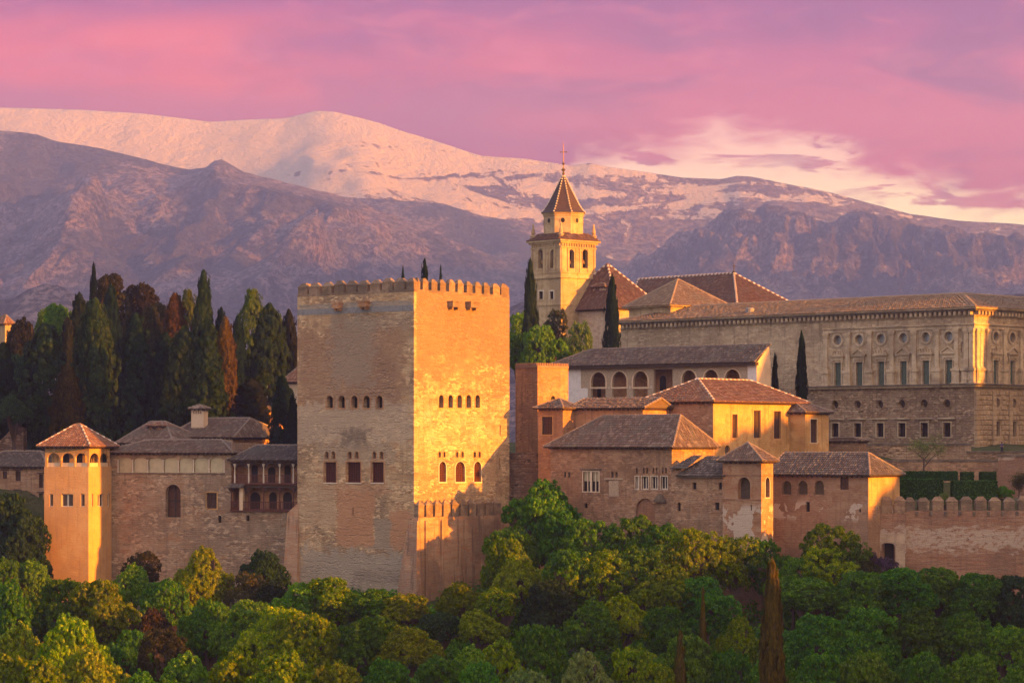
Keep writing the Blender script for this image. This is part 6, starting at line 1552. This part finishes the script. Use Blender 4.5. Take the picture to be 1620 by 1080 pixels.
# clipped hedges on the garden terrace
def hedge(px0, px1, y0, y1, Y, dp, label):
    x0, x1 = (px0-810)/F*Y, (px1-810)/F*Y; z0_, z1_ = (HZ-y1)/F*Y, (HZ-y0)/F*Y
    e = empty('hedge', ((x0+x1)/2, Y, z0_), label, 'hedge', 'clipped hedges on the terrace'); mb = MB(); mb.box((x0, Y, z0_), (x1, Y+dp, z1_)); 
    o = mb.build('branches', M['hedge'], e)
    W_, H_ = x1-x0, z1_-z0_; n = int((W_*H_+W_*dp*.8+dp*H_)*60)
    P_ = np.stack([rng.uniform(0, W_, n)-W_/2, rng.uniform(0, dp, n), rng.uniform(0, H_, n)], 1); s_ = rng.random(n); N_ = np.zeros((n, 3))
    fr_ = s_ < .5; tp = (s_ >= .5) & (s_ < .85); sd_ = s_ >= .85
    P_[fr_, 1] = 0; N_[fr_] = (0, -1, 0); P_[tp, 2] = H_; N_[tp] = (0, 0, 1); P_[sd_, 0] = np.where(rng.random(sd_.sum()) < .5, -W_/2, W_/2); N_[sd_] = (1, 0, 0)
    P_ += rng.normal(size=(n, 3))*.07; N_ = N_+unit(n)*.6
    me = quads_mesh('foliage', P_, N_/np.linalg.norm(N_, axis=1)[:, None], .13*rng.uniform(.6, 1.3, n), rng.random(n), rng.random(n)); inst(me, 'foliage', e, 'hedge', (0, 0, 0), (1, 1, 1), 0)
hedge(1423, 1492, 758, 790, 400, 2.5, 'tall clipped hedge panel behind the rampart, left one')
hedge(1508, 1578, 761, 790, 399, 2.5, 'tall clipped hedge panel behind the rampart, right one')
hedge(1424, 1515, 746, 760, 408, 2.0, 'long upper hedge row behind the left hedge panel')
hedge(1522, 1541, 747, 762, 407, 2.0, 'small square hedge block, left of two')
hedge(1552, 1576, 747, 762, 407, 2.0, 'small square hedge block beside the red garden wall')
hedge(-20, 36, 625, 655, 478, 3, 'dark clipped hedge on the hillside at the far left edge')
broad(1590, 785, 15, 400, 'leaf_green', 'small bright green shrub beside the right hedge panel', None, 'shrub', cat='bush')
broad(1494, 782, 9, 397, 'leaf_sage', 'little grey green shrub between the two hedge panels', None, 'shrub', cat='bush')

# undergrowth between the trees: one mass of low scrub
Cs = []; Ns = []; ux = []
for i in range(2400):
    y = rng.uniform(312, 412); x = rng.uniform(-.205, .205)*y
    if y > wl(x)-1.5: continue
    g = gz(x, y); rr = rng.uniform(1.2, 3.2); k = 150
    d = unit(k); d[:, 2] = np.abs(d[:, 2]); c = np.array([x, y, g])+d*np.array([rr, rr, rr*.9])*rng.uniform(.6, 1.05, (k, 1))
    Cs.append(c); Ns.append(d+unit(k)*.5); ux.append(np.full(k, rng.random()))
C_ = np.concatenate(Cs); N_ = np.concatenate(Ns); N_ /= np.linalg.norm(N_, axis=1)[:, None]
me = quads_mesh('undergrowth', C_, N_, .3*rng.uniform(.6, 1.3, len(C_)), np.concatenate(ux), rng.random(len(C_)))
o = bpy.data.objects.new('undergrowth', me); COL.objects.link(o); me.materials.clear(); me.materials.append(M['leaf_green']); tag(o, kind='stuff')

# ---- a visitor on the palace terrace
def person(px, ybot, Y, hgt, label, shirt, legs_):
    x = (px-810)/F*Y; z = (HZ-ybot)/F*Y; s_ = hgt/1.72
    e = empty('person', (x, Y, z), label, 'person')
    me = bpy.data.meshes.new('body'); bm = bmesh.new()
    J = {'p':(0,0,.93,.13),'c':(0,.01,1.2,.14),'n':(0,.01,1.45,.06),'h':(0,-.01,1.6,.095),'t':(0,0,1.7,.07),
         'ls':(-.19,.0,1.38,.055),'le':(-.25,.02,1.12,.042),'lh':(-.20,-.16,.98,.03),'rs':(.19,0,1.38,.055),'re':(.26,.03,1.12,.042),'rh':(.24,-.08,.88,.03),
         'lp':(-.09,0,.88,.085),'lk':(-.10,-.01,.48,.06),'la':(-.10,.02,.08,.045),'lt':(-.11,-.15,.03,.035),'rp':(.09,0,.88,.085),'rk':(.11,-.03,.48,.06),'ra':(.12,.01,.08,.045),'rt':(.14,-.15,.03,.035)}
    V = {k: bm.verts.new(v[:3]) for k, v in J.items()}
    ed = [('p','c'),('c','n'),('n','h'),('h','t'),('c','ls'),('ls','le'),('le','lh'),('c','rs'),('rs','re'),('re','rh'),('p','lp'),('lp','lk'),('lk','la'),('la','lt'),('p','rp'),('rp','rk'),('rk','ra'),('ra','rt')]
    for a, b in ed: bm.edges.new((V[a], V[b]))
    bm.to_mesh(me); order = list(J.keys()); bm.free()
    o = bpy.data.objects.new('body', me); COL.objects.link(o); o.parent = e; o.scale = (s_, s_, s_); me.materials.append(M['skin_cloth'])
    md = o.modifiers.new('skin', 'SKIN'); 
    for i, k in enumerate(order): me.skin_vertices[0].data[i].radius = (J[k][3], J[k][3])
    me.skin_vertices[0].data[0].use_root = True
    o.modifiers.new('sub', 'SUBSURF').levels = 1; o.modifiers['sub'].render_levels = 2
    mb = MB(); mb.lathe((0, 0, 0), [(.07, .88*1), (.165, .9), (.16, 1.1), (.185, 1.3), (.13, 1.42), (.07, 1.46)], 12, sy=.72)
    for sx_ in (-1, 1): mb.tube([(sx_*.16, 0, 1.38), (sx_*.24, .02, 1.16)], [.075, .06], 8)
    c = mb.build('shirt', M[shirt], None); c.parent = e; c.scale = (s_, s_, s_)
    mb = MB()
    for sx_ in (-1, 1): mb.tube([(sx_*.08, 0, .93), (sx_*.1, -.01, .5), (sx_*.11, .01, .12)], [.115, .082, .07], 8)
    c = mb.build('trousers', M[legs_], None); c.parent = e; c.scale = (s_, s_, s_)
    mb = MB(); mb.lathe((0, .02, 0), [(.11, 1.56), (.122, 1.64), (.10, 1.73), (.0, 1.77)], 10); c = mb.build('hair', M['bark_dark'], None); c.parent = e; c.scale = (s_, s_, s_)
plain('skin_cloth', (.42, .25, .18), .6, .1); plain('blue_cloth', (.02, .04, .17), .8, .3, 8); plain('navy_cloth', (.015, .02, .05), .8, .3, 8)
person(1585, 715.6, 439.2, 1.7, 'person in a blue top standing on the terrace wall by the rusticated palace corner', 'blue_cloth', 'navy_cloth')
# group tags for repeated building parts are not needed; last, trim over-long labels
